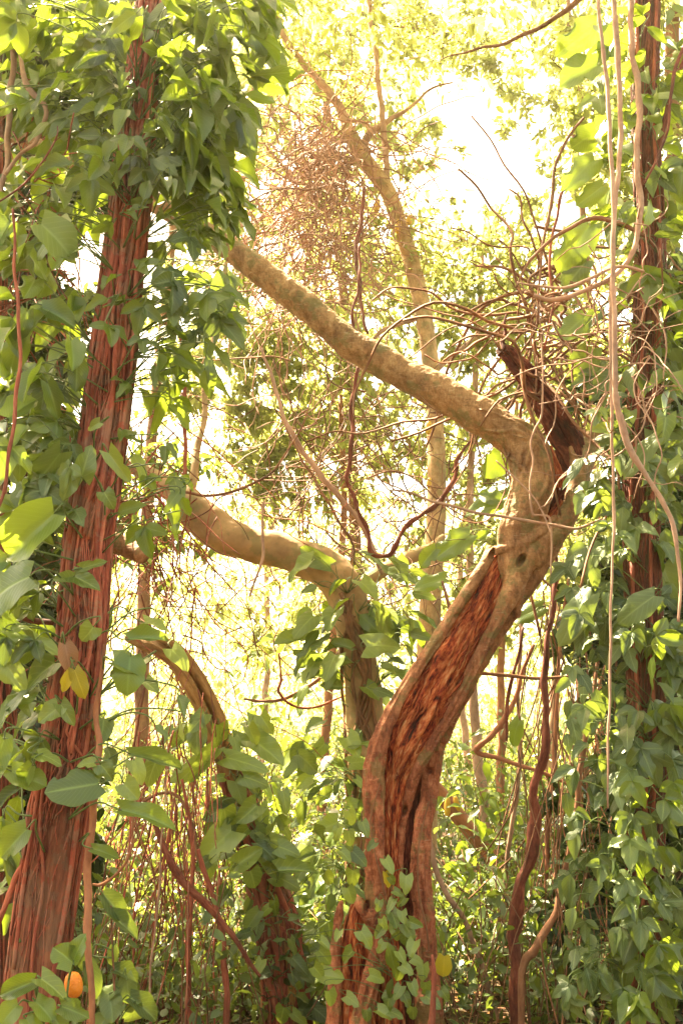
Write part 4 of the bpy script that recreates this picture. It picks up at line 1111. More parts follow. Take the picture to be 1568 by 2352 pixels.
pc = Plant('broad_leaved_climber', 'climber with few very large leaves on the lower left trunk', 'climbing plant', pos1[int(len(pos1) * 0.7)], np.vstack([att1, att0]), 0.0032)
for k, bx, by, tx, ty, w, tl_ in [
    ('broad', 125, 1180, 2, 1282, 112, 0.05), ('broad', 68, 1325, -60, 1372, 118, 0.05), ('broad', 140, 1040, 38, 1166, 72, 0.1), ('broad', 226, 1800, 106, 1818, 88, -0.08), ('broad', 280, 1862, 414, 1888, 52, 0.05),
    ('broad', 62, 1905, -6, 1972, 72, 0), ('broad', 28, 1772, 104, 1806, 62, 0), ('broad_blue', 300, 1732, 428, 1758, 36, 0.1), ('broad', 214, 1950, 273, 1966, 30, 0), ('broad', 300, 1508, 290, 1584, 78, -0.05),
    ('broad', 298, 1468, 388, 1458, 46, 0.05), ('broad_blue', 95, 515, 180, 590, 110, 0.1), ('broad', 98, 708, 172, 738, 62, 0), ('broad', 10, 1700, -30, 1800, 70, 0), ('broad', 30, 1620, 84, 1560, 60, 0.1),
    ('heart', 188, 1095, 208, 1020, 52, -0.03), ('heart', 172, 1075, 150, 1142, 52, -0.03), ('heart', 230, 970, 200, 985, 26, 0), ('heart', 172, 1325, 222, 1345, 46, -0.05), ('heart', 165, 1330, 120, 1328, 34, 0), ('heart', 190, 1305, 246, 1288, 26, 0),
    ('heart', 215, 1440, 190, 1475, 50, 0), ('heart', 135, 1625, 90, 1658, 52, -0.03), ('heart', 140, 1618, 172, 1665, 36, 0), ('heart', 262, 1520, 330, 1540, 60, 0), ('heart', 218, 1752, 176, 1754, 28, 0), ('heart', 232, 1756, 262, 1790, 44, 0),
    ('heart', 285, 1800, 318, 1836, 50, 0), ('heart', 30, 1450, 140, 1480, 50, 0), ('heart', 10, 1520, 60, 1585, 60, 0), ('broad', 5, 1420, 60, 1490, 60, 0), ('heart', 250, 1040, 300, 1110, 40, 0.05), ('heart', 240, 1130, 260, 1165, 40, 0),
    ('broad', 20, 960, 80, 905, 60, 0.05), ('broad', 110, 880, 140, 960, 44, 0.05), ('broad', 50, 760, 20, 860, 60, 0.05)]:
    pc.px(k, bx, by, tx, ty, w, 3.15 if w > 85 and bx < 140 else 3.36, tilt=tl_)
pc.px('dead', 150, 1480, 165, 1542, 46, 3.3, label='withered pink-brown leaf'); pc.px('yellow', 172, 1538, 196, 1602, 40, 3.3, label='bright yellow leaf'); pc.px('yellow', 160, 1545, 142, 1590, 26, 3.3, label='small yellow leaf')
pc.region(['heart', 'broad', 'ovate'], 0, 1240, 150, 1760, 26, (55, 95), (3.3, 3.8), -110, 40, front=0.8)
pc.region(['heart', 'ovate_blue'], 230, 1400, 420, 1800, 14, (40, 70), (3.4, 3.9), -50, 40, front=0.8)
pc.region(['broad_blue', 'ovate'], -10, 1800, 60, 2100, 12, (60, 90), (3.5, 3.9), -110, 40, front=0.8)
mb = MB(); wrap(mb, pos1, r1, 0.35, 0.9, -0.2, -0.9, 0.012, 1.3, 0.2, 8, k=60); part('stem', mb, M['root'], pc.root)
pc.done()

sb = np.vstack([spline([[P(95, 2470, 3.2)[0], 3.2, 0.0], P(100, 2420, 3.15), P(90, 2330, 3.12), P(85, 2250, 3.12)], 8), spline([P(150, 2430, 3.15), P(150, 2330, 3.12), P(165, 2200, 3.12)], 8)])
pf = Plant('fruiting_shrub', 'low broad-leaved shrub at bottom left with one orange fruit', 'shrub', [sb[0][0], sb[0][1], 0], sb, 0.003)
for k, bx, by, tx, ty, w in [('broad', 78, 2255, -4, 2286, 50), ('broad', 82, 2300, 126, 2342, 52), ('broad', 142, 2312, 203, 2330, 46), ('heart', 95, 2248, 154, 2288, 46), ('broad', 42, 2308, -6, 2352, 56), ('broad', 168, 2212, 128, 2172, 60),
                             ('broad', 170, 2205, 190, 2150, 44), ('ovate', 120, 2335, 160, 2375, 50), ('broad', 60, 2340, 90, 2380, 50)]:
    pf.px(k, bx, by, tx, ty, w, 3.08, tilt=-0.02)
fruit(pf.root, 170, 2262, 42, 54, 3.17, 'orange', -0.12, P(162, 2215, 3.14))['label'] = 'round orange fruit'
for pts in ([[P(95, 2480, 3.2)[0], 3.2, -0.05], P(100, 2420, 3.15), P(90, 2330, 3.12), P(85, 2250, 3.12)], [[P(95, 2480, 3.2)[0], 3.2, -0.05], P(150, 2430, 3.15), P(150, 2330, 3.12), P(165, 2200, 3.12)]):
    mb = MB(); s = spline(pts, 8); tube(mb, s, np.linspace(0.007, 0.003, len(s)), 7); part('stem', mb, M['petiole'], pf.root)
pf.done()
sb2 = spline([[P(270, 2500, 3.6)[0], 3.6, 0], P(270, 2400, 3.6), P(262, 2250, 3.6), P(255, 2080, 3.6)], 10)
pg = Plant('leafy_sapling', 'grey-green sapling right of the orange fruit at bottom left', 'sapling', [sb2[0][0], sb2[0][1], 0], sb2, 0.0025)
for bx, by, tx, ty, w in [(205, 2212, 232, 2296, 42), (262, 2228, 326, 2250, 44), (252, 2285, 262, 2345, 52), (300, 2292, 366, 2338, 50), (238, 2055, 292, 2110, 48), (248, 2098, 322, 2148, 38), (262, 2172, 258, 2225, 28), (270, 2270, 210, 2300, 44), (290, 2240, 300, 2310, 44), (215, 2180, 180, 2235, 30), (310, 2310, 300, 2370, 50), (250, 2330, 220, 2370, 44)]:
    pg.px('broad_blue', bx, by, tx, ty, w, 3.6, tilt=random.uniform(-0.05, 0.08))
mb = MB(); tube(mb, sb2, np.linspace(0.007, 0.003, len(sb2)), 7); part('stem', mb, M['stem'], pg.root)
pg.done()

att6 = surf(pos6, r6 * 1.05, 3)
c6 = lambda y: float(np.interp(y, [p[1] for p in T6p], [p[0] for p in T6p]))
pd = Plant('grey_green_climber', 'grey-green climber hanging in strings on the lower right trunk', 'climbing plant', pos6[int(len(pos6) * 0.7)], att6, 0.002)
pd.region(['ovate_blue', 'ovate_blue', 'tri_blue'], 1300, 1240, 1450, 2300, 150, (42, 68), (4.2, 4.7), -115, 25, front=0.9)
pd.region(['tri_blue', 'ovate', 'tri'], 1425, 1400, 1555, 2330, 80, (55, 82), (4.15, 4.45), side(c6), 30, front=1.1)
pd.region(['ovate_blue', 'tri_blue'], 1500, 900, 1575, 2340, 60, (45, 75), (4.3, 4.9), -60, 30, front=0.9)
pd.done()
pe = Plant('dark_green_climber', 'mixed-leaved climber on the upper and middle right trunk', 'climbing plant', pos6[int(len(pos6) * 0.4)], att6, 0.002)
pe.region(['ovate_blue', 'tri_blue', 'heart_blue'], 1330, 850, 1570, 1320, 70, (45, 80), (4.2, 4.9), side(c6), 35, front=0.9)
pe.region(['lance', 'ovate', 'tri', 'ovate_blue'], 1370, -20, 1575, 860, 150, (45, 90), (4.3, 5.0), side(c6), 35, front=0.5)
for k, bx, by, tx, ty, w, dd in [
    ('broad', 1368, 58, 1292, 112, 72, 4.5), ('broad', 1370, 150, 1283, 178, 86, 4.5), ('broad', 1366, 300, 1313, 344, 62, 4.5), ('broad', 1364, 368, 1303, 418, 66, 4.5), ('broad', 1352, 518, 1286, 614, 88, 4.55), ('broad_blue', 1346, 600, 1288, 664, 62, 4.6),
    ('broad', 1382, 428, 1323, 472, 50, 4.5), ('broad', 1342, 728, 1288, 772, 62, 4.6), ('broad', 1390, 70, 1420, 140, 70, 4.6), ('broad_blue', 1360, 800, 1310, 880, 70, 4.7), ('broad_blue', 1502, 1368, 1416, 1424, 66, 4.2), ('broad_blue', 1506, 1008, 1418, 1086, 56, 4.2),
    ('broad_blue', 1352, 1368, 1283, 1472, 66, 4.3), ('heart', 1528, 958, 1522, 1018, 44, 4.2), ('heart', 1566, 1055, 1530, 1090, 44, 4.2), ('heart', 1402, 1138, 1386, 1174, 36, 4.2), ('ovate_blue', 1338, 1050, 1290, 1112, 28, 4.3), ('heart', 1400, 990, 1345, 985, 30, 4.2)]:
    pe.px(k, bx, by, tx, ty, w, dd, tilt=random.uniform(-0.05, 0.12))
pe.region(['lance'], 1490, 620, 1570, 900, 30, (70, 110), (4.35, 4.6), -30, 45, front=0.3)
pe.done()
# broad leaves around the twisted tree
ps_ = spline([P(1240, 1460, 5.25), P(1200, 1280, 5.25), P(1175, 1120, 5.2), P(1150, 1040, 5.2)], 10)
ph = Plant('broad_leaved_vine', 'vine with dark broad leaves behind the bend of the twisted tree', 'climbing plant', ps_[0], ps_, 0.003)
for bx, by, tx, ty, w in [(1175, 1030, 1108, 1088, 66), (1190, 1128, 1062, 1166, 56), (1078, 1228, 994, 1276, 66), (1122, 1224, 1084, 1246, 26), (1245, 1394, 1172, 1422, 50), (1022, 1328, 944, 1346, 42), (1192, 1655, 1164, 1716, 46), (1150, 1150, 1095, 1130, 40), (1000, 1260, 960, 1300, 40)]:
    ph.px('broad', bx, by, tx, ty, w, 5.3, tilt=random.uniform(0.0, 0.1))
mb = MB(); tube(mb, ps_, np.linspace(0.009, 0.004, len(ps_)), 8); part('stem', mb, M['stem'], ph.root); ph.done()

# heart-leaved vine on the foot of the twisted tree
q3 = lambda x, y: (716.5 + 0.2383 * x, 1791 + 0.2383 * y)
vines = [[(480, 300), (470, 600), (420, 850), (400, 1080), (330, 1350)], [(700, 760), (760, 1000), (790, 1250), (760, 1500), (860, 1750), (980, 1950), (960, 2300)], [(690, 1500), (850, 1700), (990, 1880), (1100, 2000)], [(720, 1800), (780, 1980), (700, 2300)], [(1080, 1700), (1200, 1750), (1330, 2000)]]
va = [spline([P(*q3(*p), 4.72) for p in v], 8) for v in vines]
pi_ = Plant('heart_leaved_vine', 'heart-leaved vine trailing over the foot of the twisted tree', 'climbing plant', va[3][-1], np.vstack(va), 0.0016)
HL = [(375, 360, 150), (240, 520, 120), (360, 560, 150), (320, 730, 130), (450, 745, 170), (385, 950, 170), (365, 1110, 160), (505, 460, 130), (575, 640, 100), (740, 815, 140), (770, 970, 95), (900, 1000, 165), (825, 1090, 95), (865, 1175, 105), (640, 1210, 105),
      (755, 1195, 120), (790, 1340, 150), (870, 1320, 120), (990, 1390, 130), (690, 1390, 115), (655, 1470, 130), (520, 1525, 185), (770, 1430, 95), (930, 1450, 165), (815, 1500, 105), (900, 1560, 130), (665, 1610, 120), (960, 1620, 150), (345, 1700, 150), (910, 1820, 130),
      (1070, 1850, 150), (620, 1900, 150), (830, 2040, 130), (980, 2010, 130), (1095, 2010, 130), (910, 2120, 130), (730, 2150, 180), (1150, 2120, 160), (970, 2250, 130), (690, 2250, 150), (530, 2270, 115), (1280, 2070, 130), (195, 1900, 210), (120, 1700, 170), (380, 2120, 140),
      (250, 1500, 95), (120, 1580, 115), (180, 2100, 150), (60, 1850, 150), (800, 2250, 130), (860, 1700, 120), (1010, 1740, 120), (840, 1900, 110)]
for x, y, s in HL:
    X, Y = q3(x, y); S = s * 0.2383; a = math.radians(random.gauss(-80, 32))
    pi_.px('heart' if random.random() < 0.9 else 'heart_blue', X - math.cos(a) * S * 0.45, Y + math.sin(a) * S * 0.45, X + math.cos(a) * S * 0.6, Y - math.sin(a) * S * 0.6, S * 0.86, 4.66 + random.uniform(-0.04, 0.05), tilt=random.uniform(-0.05, 0.02))
X, Y = q3(790, 1760); pi_.px('lance', X - 14, Y - 46, X + 12, Y + 44, 32, 4.64); X, Y = q3(1255, 1800); pi_.px('yellow', X + 4, Y - 24, X + 2, Y + 26, 40, 4.7, label='large yellow leaf'); X, Y = q3(720, 950); pi_.px('yellow', X - 4, Y - 14, X + 6, Y + 24, 20, 4.66)
X, Y = q3(745, 2010); pi_.px('lance', X + 8, Y - 24, X - 6, Y + 28, 18, 4.66)
for s in va:
    mb = MB(); tube(mb, s, np.linspace(0.0045, 0.0025, len(s)), 6); part('stem', mb, M['stem'], pi_.root)
pi_.done()

# climbers on the other trunks
c5 = lambda y: float(np.interp(y, [p[1] for p in T5p], [p[0] for p in T5p]))
pj = Plant('pale_leaved_climber', 'climber with large pale leaves on the slit trunk left of centre', 'climbing plant', pos5[int(len(pos5) * 0.6)], surf(pos5, r5 * 1.05, 2), 0.0022)
for _ in range(88):
    y = random.uniform(1640, 2330); x = c5(y) + random.gauss(0, 62) + (15 if y < 1900 else 0); s = random.choice([30, 38, 45, 52, 60, 75]) * random.uniform(0.85, 1.15) * (1 if y < 2080 else 0.8)
    a = math.radians((-50 if x > c5(y) else -130) + random.gauss(0, 30)); dd = random.uniform(5.25, 5.6)
    k = random.choice(['heart', 'heart', 'heart_blue', 'broad_blue'])
    pj.px(k, x, y, x + math.cos(a) * s, y - math.sin(a) * s, s * random.uniform(0.55, 0.85), dd, tilt=random.uniform(-0.1, 0.15))
for bx, by, tx, ty, w in [(532, 1908, 450, 1978, 76), (548, 1985, 602, 1945, 48), (575, 2000, 590, 2040, 48), (640, 1945, 690, 1960, 44), (500, 1720, 430, 1800, 40), (470, 1640, 440, 1680, 40), (520, 1740, 610, 1760, 46), (560, 1785, 620, 1800, 44), (590, 1850, 545, 1890, 52), (640, 2000, 720, 1990, 46), (395, 1490, 432, 1530, 44)]:
    pj.px('heart', bx, by, tx, ty, w, 5.3, tilt=random.uniform(-0.1, 0.05))
pj.done()
a3 = surf(tr3[0], tr3[1] * 1.05, 2)
pk = Plant('drooping_climber', 'leafy climber around the crotch of the thick-armed tree', 'climbing plant', tr3[0][20], a3, 0.0025)
pk.region(['broad_blue', 'heart', 'ovate_blue', 'ovate'], 700, 1270, 960, 1600, 75, (45, 85), (6.0, 6.7), lambda x, y: -35 if x > 815 else -145, 30, front=0.7)
pk.region(['heart', 'heart', 'broad_blue', 'ovate_blue'], 690, 1650, 850, 2100, 80, (32, 70), (5.9, 6.6), lambda x, y: -40 if x > 790 else -150, 30, front=0.9)
pk.region(['heart', 'ovate_blue'], 690, 2080, 800, 2340, 30, (45, 75), (5.6, 6.3), -110, 40, front=0.9)
pk.done()

# free shrubs standing in the undergrowth
SH = [('leafy_shrub', 'dark shrub at the bottom between left trunk and slit trunk', 360, 2150, 6.5, 1.0, 'ovate_blue'), ('leafy_shrub', 'shrub with drooping leaves right of the slit trunk foot', 720, 2200, 6.2, 0.9, 'ovate'), ('leafy_shrub', 'shrub with glossy leaves right of the twisted tree foot', 1090, 2000, 6.8, 1.2, 'ovate'),
      ('leafy_shrub', 'leafy shrub between the woody liana and the right trunk', 1310, 2180, 6.0, 0.9, 'ovate_blue'), ('leafy_shrub', 'bright shrub in front of the far trunks, under the thick arm', 610, 1560, 8.5, 2.6, 'ovate'), ('leafy_shrub', 'shrub at the right foot of the leaning fruit trunk', 1130, 1800, 7.6, 1.7, 'ovate')]
for nm, lb, x, y, d, H, key in SH:
    top = P(x, y, d); bx_, by_ = top[0], top[1]; gz = ground_z(bx_, by_)
    stems = [spline([[bx_, by_, gz - 0.03], [bx_ + random.gauss(0, .06), by_, gz + top[2] * 0.5], top + rng.normal(0, 0.22, 3)], 6) for _ in range(5)]
    pl = Plant(nm, lb, 'shrub', [bx_, by_, gz], np.vstack(stems), 0.002)
    for s in stems:
        mb = MB(); tube(mb, s, np.linspace(0.008, 0.003, len(s)), 6); part('stem', mb, M['stem'], pl.root)
        for _ in range(13):
            q = s[random.randint(len(s) // 3, len(s) - 1)] + rng.normal(0, 0.13, 3)
            a = random.uniform(0, 6.28)
            pl.leaf(key, q, [math.cos(a), math.sin(a) * 0.6 - 0.3, random.gauss(-0.35, 0.3)], UP + rng.normal(0, 0.3, 3) + np.array([0, -0.4, 0]), random.uniform(0.12, 0.2))
    pl.done()

# ================================================================== LIANAS
def liana(name, label, mat, d, pts, ground=False, jit=0.004, joints=None, cat='vine', noise=0.24, nseg=10, lobes=None, group=None):
    p, r = wpath(pts, d, 8, ground=ground, jitter=jit)
    mb = MB(); tube(mb, p, r, nseg, noise=noise, nfreq=18, joints=joints, lobes=lobes)
    return single(name, mb, M[mat], label, cat, group)
J = (0.07, 0.16)
liana('jointed_liana', 'pale jointed liana hanging at right, its lower end curving out to the right', 'pink', 3.9, [(1362, -150, 9), (1372, 0, 9), (1385, 120, 9), (1400, 300, 10), (1407, 500, 11), (1408, 700, 12), (1414, 900, 14), (1428, 980, 16), (1445, 1030, 15), (1480, 1090, 12), (1520, 1150, 11), (1548, 1220, 10), (1560, 1330, 8), (1556, 1425, 6)], joints=J)
liana('jointed_liana', 'straight pale jointed liana hanging left of the right trunk', 'pink', 4.0, [(1400, -150, 12), (1412, 60, 13), (1424, 250, 12), (1418, 400, 11), (1405, 600, 10), (1402, 900, 8), (1408, 1100, 7), (1404, 1350, 6), (1398, 1600, 6), (1395, 1860, 4)], joints=J)
liana('thick_liana', 'thick tan liana winding down the upper right trunk, then turning left', 'pink', 4.25, [(1445, -150, 13), (1450, 100, 13), (1460, 180, 14), (1468, 260, 15), (1460, 380, 14), (1470, 480, 13), (1456, 570, 12), (1420, 625, 12), (1340, 668, 11), (1270, 688, 12), (1228, 678, 9)], jit=0.006)
liana('thin_liana', 'thin stick-like liana lying across the lianas at upper right', 'pink', 4.15, [(1478, 624, 7), (1420, 612, 8), (1350, 640, 8), (1280, 662, 7), (1186, 650, 4)])
liana('arching_liana', 'tan liana arching left from the upper right trunk', 'stem', 4.35, [(1185, 660, 4), (1215, 600, 7), (1250, 565, 8), (1300, 525, 9), (1370, 500, 10), (1425, 515, 10), (1480, 545, 8)])
liana('bent_liana', 'brown liana bending down left of the big backlit leaves', 'stem', 4.6, [(1340, 270, 5), (1316, 300, 6), (1290, 345, 7), (1272, 385, 8), (1264, 480, 8), (1247, 560, 7), (1236, 650, 5), (1232, 760, 4)])
liana('bent_liana', 'reddish liana hanging just right of the bent brown one', 'redliana', 4.65, [(1345, 380, 5), (1318, 410, 6), (1290, 440, 7), (1277, 500, 7), (1262, 600, 7), (1268, 700, 6), (1250, 800, 5)])
liana('crossing_vine', 'thin pale vine crossing in front of the twisted tree near its fork', 'pink', 4.55, [(900, 1125, 4), (940, 1132, 6), (985, 1150, 6), (1050, 1165, 7), (1120, 1180, 7), (1200, 1195, 7), (1260, 1207, 7), (1320, 1213, 7), (1385, 1190, 4)])
liana('kinked_vine', 'kinked pale vine dangling down the bend of the twisted tree', 'pink', 4.6, [(1236, 700, 3), (1243, 800, 4), (1245, 940, 5), (1228, 985, 5), (1218, 1020, 5), (1222, 1060, 4.5), (1216, 1110, 4.5), (1221, 1176, 5), (1240, 1182, 5), (1262, 1188, 5), (1266, 1230, 5), (1264, 1300, 4), (1262, 1430, 3)], jit=0.002)
liana('kinked_vine', 'short slanting thin vine in front of the trunk bend', 'pink', 4.5, [(1138, 1058, 3), (1190, 1105, 4), (1230, 1150, 4), (1250, 1190, 4), (1264, 1228, 3)], jit=0.002)
liana('dark_liana', 'dark gnarled liana looping behind the twisted tree at centre', 'darkliana', 6.1, [(826, 560, 5.0), (822, 640, 6.5), (812, 740, 7.2), (820, 830, 8.6), (812, 920, 10.1), (806, 1000, 10.1), (798, 1080, 9.4), (812, 1140, 9.4), (835, 1200, 9.4), (850, 1262, 10.8), (890, 1278, 11.5), (915, 1255, 10.1), (930, 1215, 10.1), (965, 1180, 11.5), (1010, 1145, 12.2), (1045, 1105, 11.5), (1052, 1060, 9.4), (1075, 1010, 5.8)], jit=0.012, noise=0.25, nseg=12, lobes=[(2, 0.15, 30)])
liana('slanting_liana', 'pale pink liana slanting down right from the bright gap to the crotch', 'pink', 6.4, [(600, 800, 6), (625, 870, 8), (650, 950, 10), (690, 1030, 13), (740, 1095, 14), (800, 1165, 13), (840, 1225, 11), (880, 1320, 8)], jit=0.008)
liana('slanting_liana', 'thin brown liana running parallel below the pale slanting one', 'stem', 6.3, [(655, 980, 4), (690, 1050, 5), (720, 1100, 6), (760, 1165, 7), (805, 1245, 6), (815, 1300, 5)], jit=0.008)
liana('sagging_vine', 'thin vine sagging across the bright gap above the thick arm', 'stem', 6.2, [(330, 1105, 6), (380, 1122, 7), (425, 1132, 7), (500, 1135, 7), (560, 1120, 7), (620, 1090, 6), (650, 1050, 5), (690, 985, 4), (720, 900, 3)], jit=0.006)
liana('hanging_liana', 'straight red liana hanging to the thick arm right of left trunk', 'redliana', 6.0, [(404, 660, 7), (412, 760, 8), (425, 850, 9), (424, 950, 10), (425, 1050, 9), (422, 1140, 9)])
liana('edge_liana', 'pink liana hanging down the trunk on the left edge', 'pink', 3.6, [(26, -150, 13), (30, 0, 14), (28, 150, 14), (20, 320, 13), (4, 430, 12), (-10, 520, 10)], jit=0.008)
liana('bent_liana', 'stout bent liana knuckle near the top left corner', 'pink', 3.5, [(46, 60, 8), (50, 150, 11), (62, 195, 15), (82, 225, 14), (102, 245, 12), (104, 275, 10), (84, 328, 9), (46, 352, 9), (14, 400, 8)], jit=0.004)
liana('edge_liana', 'thin dark red liana hanging near the left edge at mid height', 'redliana', 3.25, [(30, 480, 5), (38, 600, 7), (42, 750, 8), (42, 880, 9), (32, 1000, 9), (10, 1110, 9), (-20, 1200, 8)], jit=0.005)
liana('slender_twig', 'thin forked dark twig in front of leaves at upper left', 'darkliana', 3.2, [(133, 290, 2.5), (130, 315, 3.5), (100, 370, 4.5), (60, 420, 5), (0, 462, 5), (-30, 480, 5)], jit=0.003)
liana('upright_liana', 'smooth orange liana standing close along the right of the left trunk foot', 'smoothred', 3.45, [(240, 1480, 5), (232, 1560, 9), (225, 1650, 14), (228, 1720, 15), (215, 1800, 17), (208, 1900, 18), (203, 2000, 18), (205, 2100, 19), (205, 2200, 17), (208, 2300, 15), (210, 2420, 15)], ground=True, jit=0.006)
liana('slanting_root', 'rough dark red root slanting down left of the left trunk foot', 'redliana', 3.55, [(78, 1900, 10), (60, 1975, 13), (40, 2015, 15), (18, 2065, 14), (0, 2105, 12), (-30, 2180, 11)], noise=0.25)
liana('climbing_root', 'dark red root in shade at the left edge, half height', 'darkliana', 3.7, [(125, 1430, 14), (75, 1425, 14), (30, 1412, 12), (-20, 1400, 11)], noise=0.2)
liana('upright_liana', 'thin upright red stem left of the slanting dark liana', 'redliana', 5.2, [(418, 1790, 7), (430, 1850, 8), (440, 1930, 9), (442, 2000, 10), (440, 2100, 9), (432, 2200, 10), (434, 2300, 11), (442, 2420, 12)], ground=True)
liana('slanting_dark_liana', 'dark gnarled liana slanting down right at lower left', 'darkliana', 5.0, [(340, 1850, 9), (355, 1890, 13), (380, 1950, 16), (420, 2020, 19), (460, 2070, 18), (500, 2110, 15), (550, 2172, 11), (600, 2240, 8)], noise=0.2, jit=0.008)
liana('upright_liana', 'reddish stem rising from the floor to cross the dark slanting liana', 'redliana', 5.2, [(455, 1950, 9), (465, 1985, 11), (485, 2050, 12), (505, 2130, 14), (515, 2200, 15), (522, 2280, 15), (518, 2420, 16)], ground=True)
liana('curved_vine', 'curved brown stem above the dark slanting liana', 'stem', 5.3, [(330, 1840, 6), (372, 1822, 7), (410, 1832, 8), (438, 1880, 9), (450, 1950, 9), (462, 1990, 8)])
liana('hooked_vine', 'thin orange vine hooking left to the orange upright liana', 'smoothred', 4.2, [(306, 1820, 4), (305, 1900, 5), (300, 1965, 6), (275, 2005, 7), (235, 2033, 7), (212, 2034, 6)])
liana('hanging_thread', 'pair-like pale thin vine hanging into the dark undergrowth at lower left', 'pink', 4.6, [(386, 1700, 2.5), (378, 1850, 3), (372, 1950, 4), (366, 2050, 5), (352, 2150, 5), (345, 2270, 5), (348, 2330, 4)])
liana('woody_liana', 'thick twisted dark red woody liana standing left of the right trunk', 'darkliana', 5.2, [(1290, 1180, 7), (1278, 1290, 9), (1268, 1380, 10), (1258, 1480, 13), (1252, 1570, 15), (1248, 1640, 18), (1252, 1700, 18), (1240, 1780, 20), (1225, 1830, 24), (1228, 1880, 25), (1215, 1960, 26), (1195, 2040, 26), (1185, 2130, 28), (1180, 2230, 30), (1183, 2330, 30), (1185, 2450, 34)], ground=True, noise=0.2, jit=0.008, nseg=14, lobes=[(2, 0.18, 14)])
liana('curving_liana', 'brown liana curving down left to meet the thick woody liana', 'stem', 4.95, [(1375, 1480, 7), (1360, 1600, 10), (1345, 1700, 11), (1325, 1800, 13), (1318, 1900, 14), (1300, 2000, 15), (1270, 2100, 17), (1225, 2180, 19), (1203, 2210, 19), (1200, 2290, 17), (1196, 2420, 19)], ground=True, jit=0.006)
liana('elbow_liana', 'orange elbow-shaped liana between twisted tree and woody liana', 'smoothred', 5.5, [(1225, 1480, 8), (1200, 1545, 10), (1180, 1605, 11), (1150, 1660, 13), (1120, 1698, 15), (1096, 1722, 15), (1104, 1735, 12), (1150, 1742, 10), (1200, 1760, 9), (1260, 1778, 8), (1310, 1812, 6), (1340, 1860, 5)], jit=0.005)
liana('horizontal_branch', 'thin level branch running right from the twisted trunk', 'stem', 5.35, [(1040, 1545, 10), (1070, 1545, 10), (1120, 1548, 9), (1180, 1554, 9), (1270, 1556, 7), (1330, 1550, 5)], cat='branch')
liana('dark_vine', 'short dark stem crossing the elbow liana', 'darkliana', 5.45, [(1200, 1440, 6), (1188, 1520, 8), (1168, 1590, 9), (1162, 1640, 9), (1160, 1700, 6)], noise=0.2)
liana('sunlit_branch', 'sunlit pale branch slanting down right from the twisted tree foot', 'pink', 6.0, [(968, 1880, 7), (985, 1930, 11), (1000, 2000, 13), (1020, 2045, 13), (1060, 2100, 13), (1095, 2190, 12), (1130, 2300, 12), (1165, 2400, 12)], cat='branch', ground=True)
liana('red_stick', 'upright red stick at the bottom edge right of the twisted tree foot', 'redliana', 4.4, [(992, 2193, 6), (996, 2240, 11), (994, 2290, 13), (990, 2352, 17), (985, 2440, 22)], ground=True, noise=0.15, cat='stick')
liana('looping_vine', 'thin tan vine looping through the bright leaves under the thick arm', 'stem', 6.9, [(560, 1605, 5), (610, 1612, 8), (660, 1604, 9), (700, 1580, 9), (750, 1540, 9), (790, 1480, 8), (815, 1420, 6)], jit=0.006)
liana('looping_vine', 'thin reddish vine joining the tan loop under the thick arm', 'redliana', 6.8, [(640, 1500, 5), (645, 1560, 6), (640, 1590, 7), (690, 1625, 6), (740, 1620, 6), (790, 1600, 4)], jit=0.006)
liana('upright_liana', 'thin orange stem rising right of the elbow liana to mid height', 'smoothred', 6.3, [(1305, 1330, 7), (1290, 1430, 8), (1280, 1550, 9), (1275, 1700, 10), (1262, 1850, 10), (1255, 2000, 11), (1245, 2200, 12)], ground=True)
liana('upright_liana', 'thin pink stem between the woody liana and twisted trunk', 'pink', 6.8, [(1200, 1300, 6), (1195, 1450, 8), (1190, 1600, 9), (1190, 1800, 10), (1165, 1950, 10), (1160, 2150, 11)], ground=True)
liana('red_hanging_vine', 'dark red vine hanging from the root tangle to the twisted arm', 'darkliana', 6.6, [(836, 430, 8), (826, 520, 10), (818, 600, 9), (828, 680, 8), (845, 770, 7)], jit=0.01, noise=0.2)
liana('hanging_liana', 'thin pink vine hanging in front of the thick arm', 'pink', 6.0, [(605, 1150, 4), (602, 1230, 7), (604, 1275, 7), (590, 1320, 6), (575, 1370, 5)])
liana('dark_branch', 'dark thin branch in the top right corner', 'darkliana', 4.2, [(1600, 40, 9), (1560, 130, 9), (1540, 210, 8), (1530, 300, 7), (1510, 360, 7), (1480, 420, 5)], cat='branch')

# ------------------------------------------------------------------ tangles too fine to count
def tangle(name, label, mat, box, d, n, length, width, down=0.7, pts=7, swirl=0.25):
    mb = MB()
    x0, y0, x1, y1 = box
    for _ in range(n):
        x, y = random.gauss((x0 + x1) / 2, (x1 - x0) / 4), random.gauss((y0 + y1) / 2, (y1 - y0) / 4)
        dd = random.uniform(*d)
        p = P(x, y, dd); L = random.uniform(*length)
        v = unit(rng.normal(0, 1, 3)); v[:2] *= 1 - 0.85 * max(0.0, down - 0.6) / 0.4; v[2] = v[2] * (1 - down) - down * random.uniform(0.3, 1.2); v = unit(v)
        q = [p]
        for k in range(pts):
            v = unit(v + rng.normal(0, swirl, 3) + np.array([0, 0, -0.06 * down]))
            q.append(q[-1] + v * L / pts)
        s = spline(q, 3)
        w = PX(random.uniform(*width), y, dd) / 2
        tube(mb, s, np.linspace(w, w * 0.6, len(s)), 4, rnd=random.random())
    return single(name, mb, M[mat], label, 'vine tangle', kind='stuff')
tangle('root_tangle', 'reddish tangle of fine hanging roots left of the fruiting tree top', 'palereed', (560, 200, 880, 760), (7.6, 8.6), 430, (0.6, 1.8), (1.8, 4), 0.6, 8, 0.33)
tangle('root_tangle', 'dense brown knot of roots where the fruiting tree forks', 'palereed', (660, 300, 830, 480), (8.2, 8.6), 150, (0.3, 0.9), (2, 4.5), 0.3, 8, 0.6)
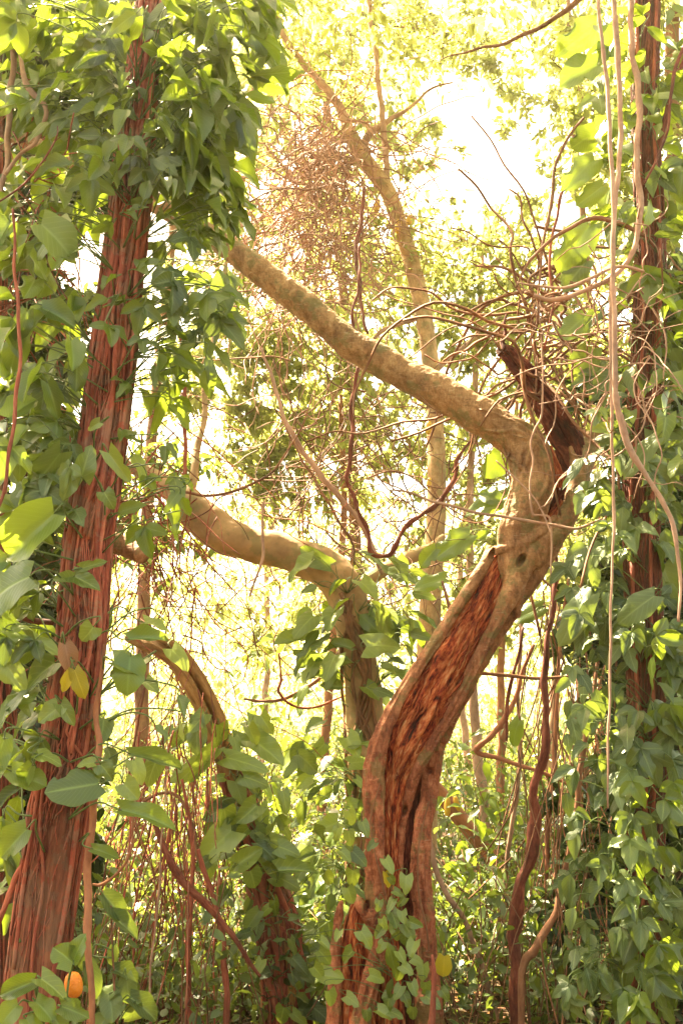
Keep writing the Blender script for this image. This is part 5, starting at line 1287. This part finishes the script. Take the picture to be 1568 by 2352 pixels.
tangle('vine_tangle', 'tangle of thin red vines behind the left trunk at the thick arm', 'root', (250, 900, 470, 1450), (5.6, 6.8), 130, (0.5, 1.8), (1.8, 4), 0.7, 8, 0.28)
tangle('vine_tangle', 'tangle of curling vines above the dead stub at right', 'stem', (1170, 560, 1340, 960), (4.9, 5.8), 85, (0.6, 1.8), (3, 9), 0.45, 8, 0.36)
tangle('vine_tangle', 'loose mesh of fine twigs in the middle of the picture', 'twig', (560, 760, 1050, 1450), (6.8, 9.5), 230, (0.4, 1.5), (2, 4.5), 0.25, 7, 0.3)
tangle('vine_tangle', 'fine hanging vines between the right trunk and woody liana', 'stem', (1190, 1300, 1460, 2150), (4.8, 7.5), 110, (0.5, 2.0), (2, 5), 0.97, 7, 0.12)
tangle('vine_tangle', 'pale fine vines over the right trunk at mid height', 'pink', (1330, 520, 1560, 1100), (4.1, 4.5), 60, (0.3, 0.9), (2, 4.5), 0.5, 8, 0.35)
tangle('vine_tangle', 'fine reddish vines in the lower left gap', 'root', (260, 1500, 560, 2150), (5.0, 8.0), 130, (0.5, 1.8), (2, 4.5), 0.97, 7, 0.12)
tangle('vine_tangle', 'fine red vines down the left edge', 'root', (-20, 80, 130, 1000), (3.7, 4.4), 90, (0.4, 1.1), (2, 5), 0.75, 7, 0.2)

# ------------------------------------------------------------------ the hazy air under the trees
mb = MB()
X0, X1, Y0, Y1, Z0, Z1 = -34.0, 34.0, -26.0, 52.0, -1.3, 24.0
mb.add([(X0, Y0, Z0), (X1, Y0, Z0), (X1, Y1, Z0), (X0, Y1, Z0), (X0, Y0, Z1), (X1, Y0, Z1), (X1, Y1, Z1), (X0, Y1, Z1)],
       [(0, 3, 2, 1), (4, 5, 6, 7), (0, 1, 5, 4), (1, 2, 6, 5), (2, 3, 7, 6), (3, 0, 4, 7)])
m, nt, out = mat_new('hazy_air')
pv = N_(nt, 'ShaderNodeVolumePrincipled')
pv.inputs['Color'].default_value = (1.0, 0.90, 0.66, 1)
pv.inputs['Density'].default_value = 0.0011
pv.inputs['Anisotropy'].default_value = 0.55
nt.links.new(pv.outputs[0], out.inputs['Volume'])
hz = link('haze', mb.mesh('haze', m, smooth=False))
hz['kind'] = 'stuff'; hz['label'] = 'warm sunlit haze hanging between the trees'; hz['category'] = 'haze'
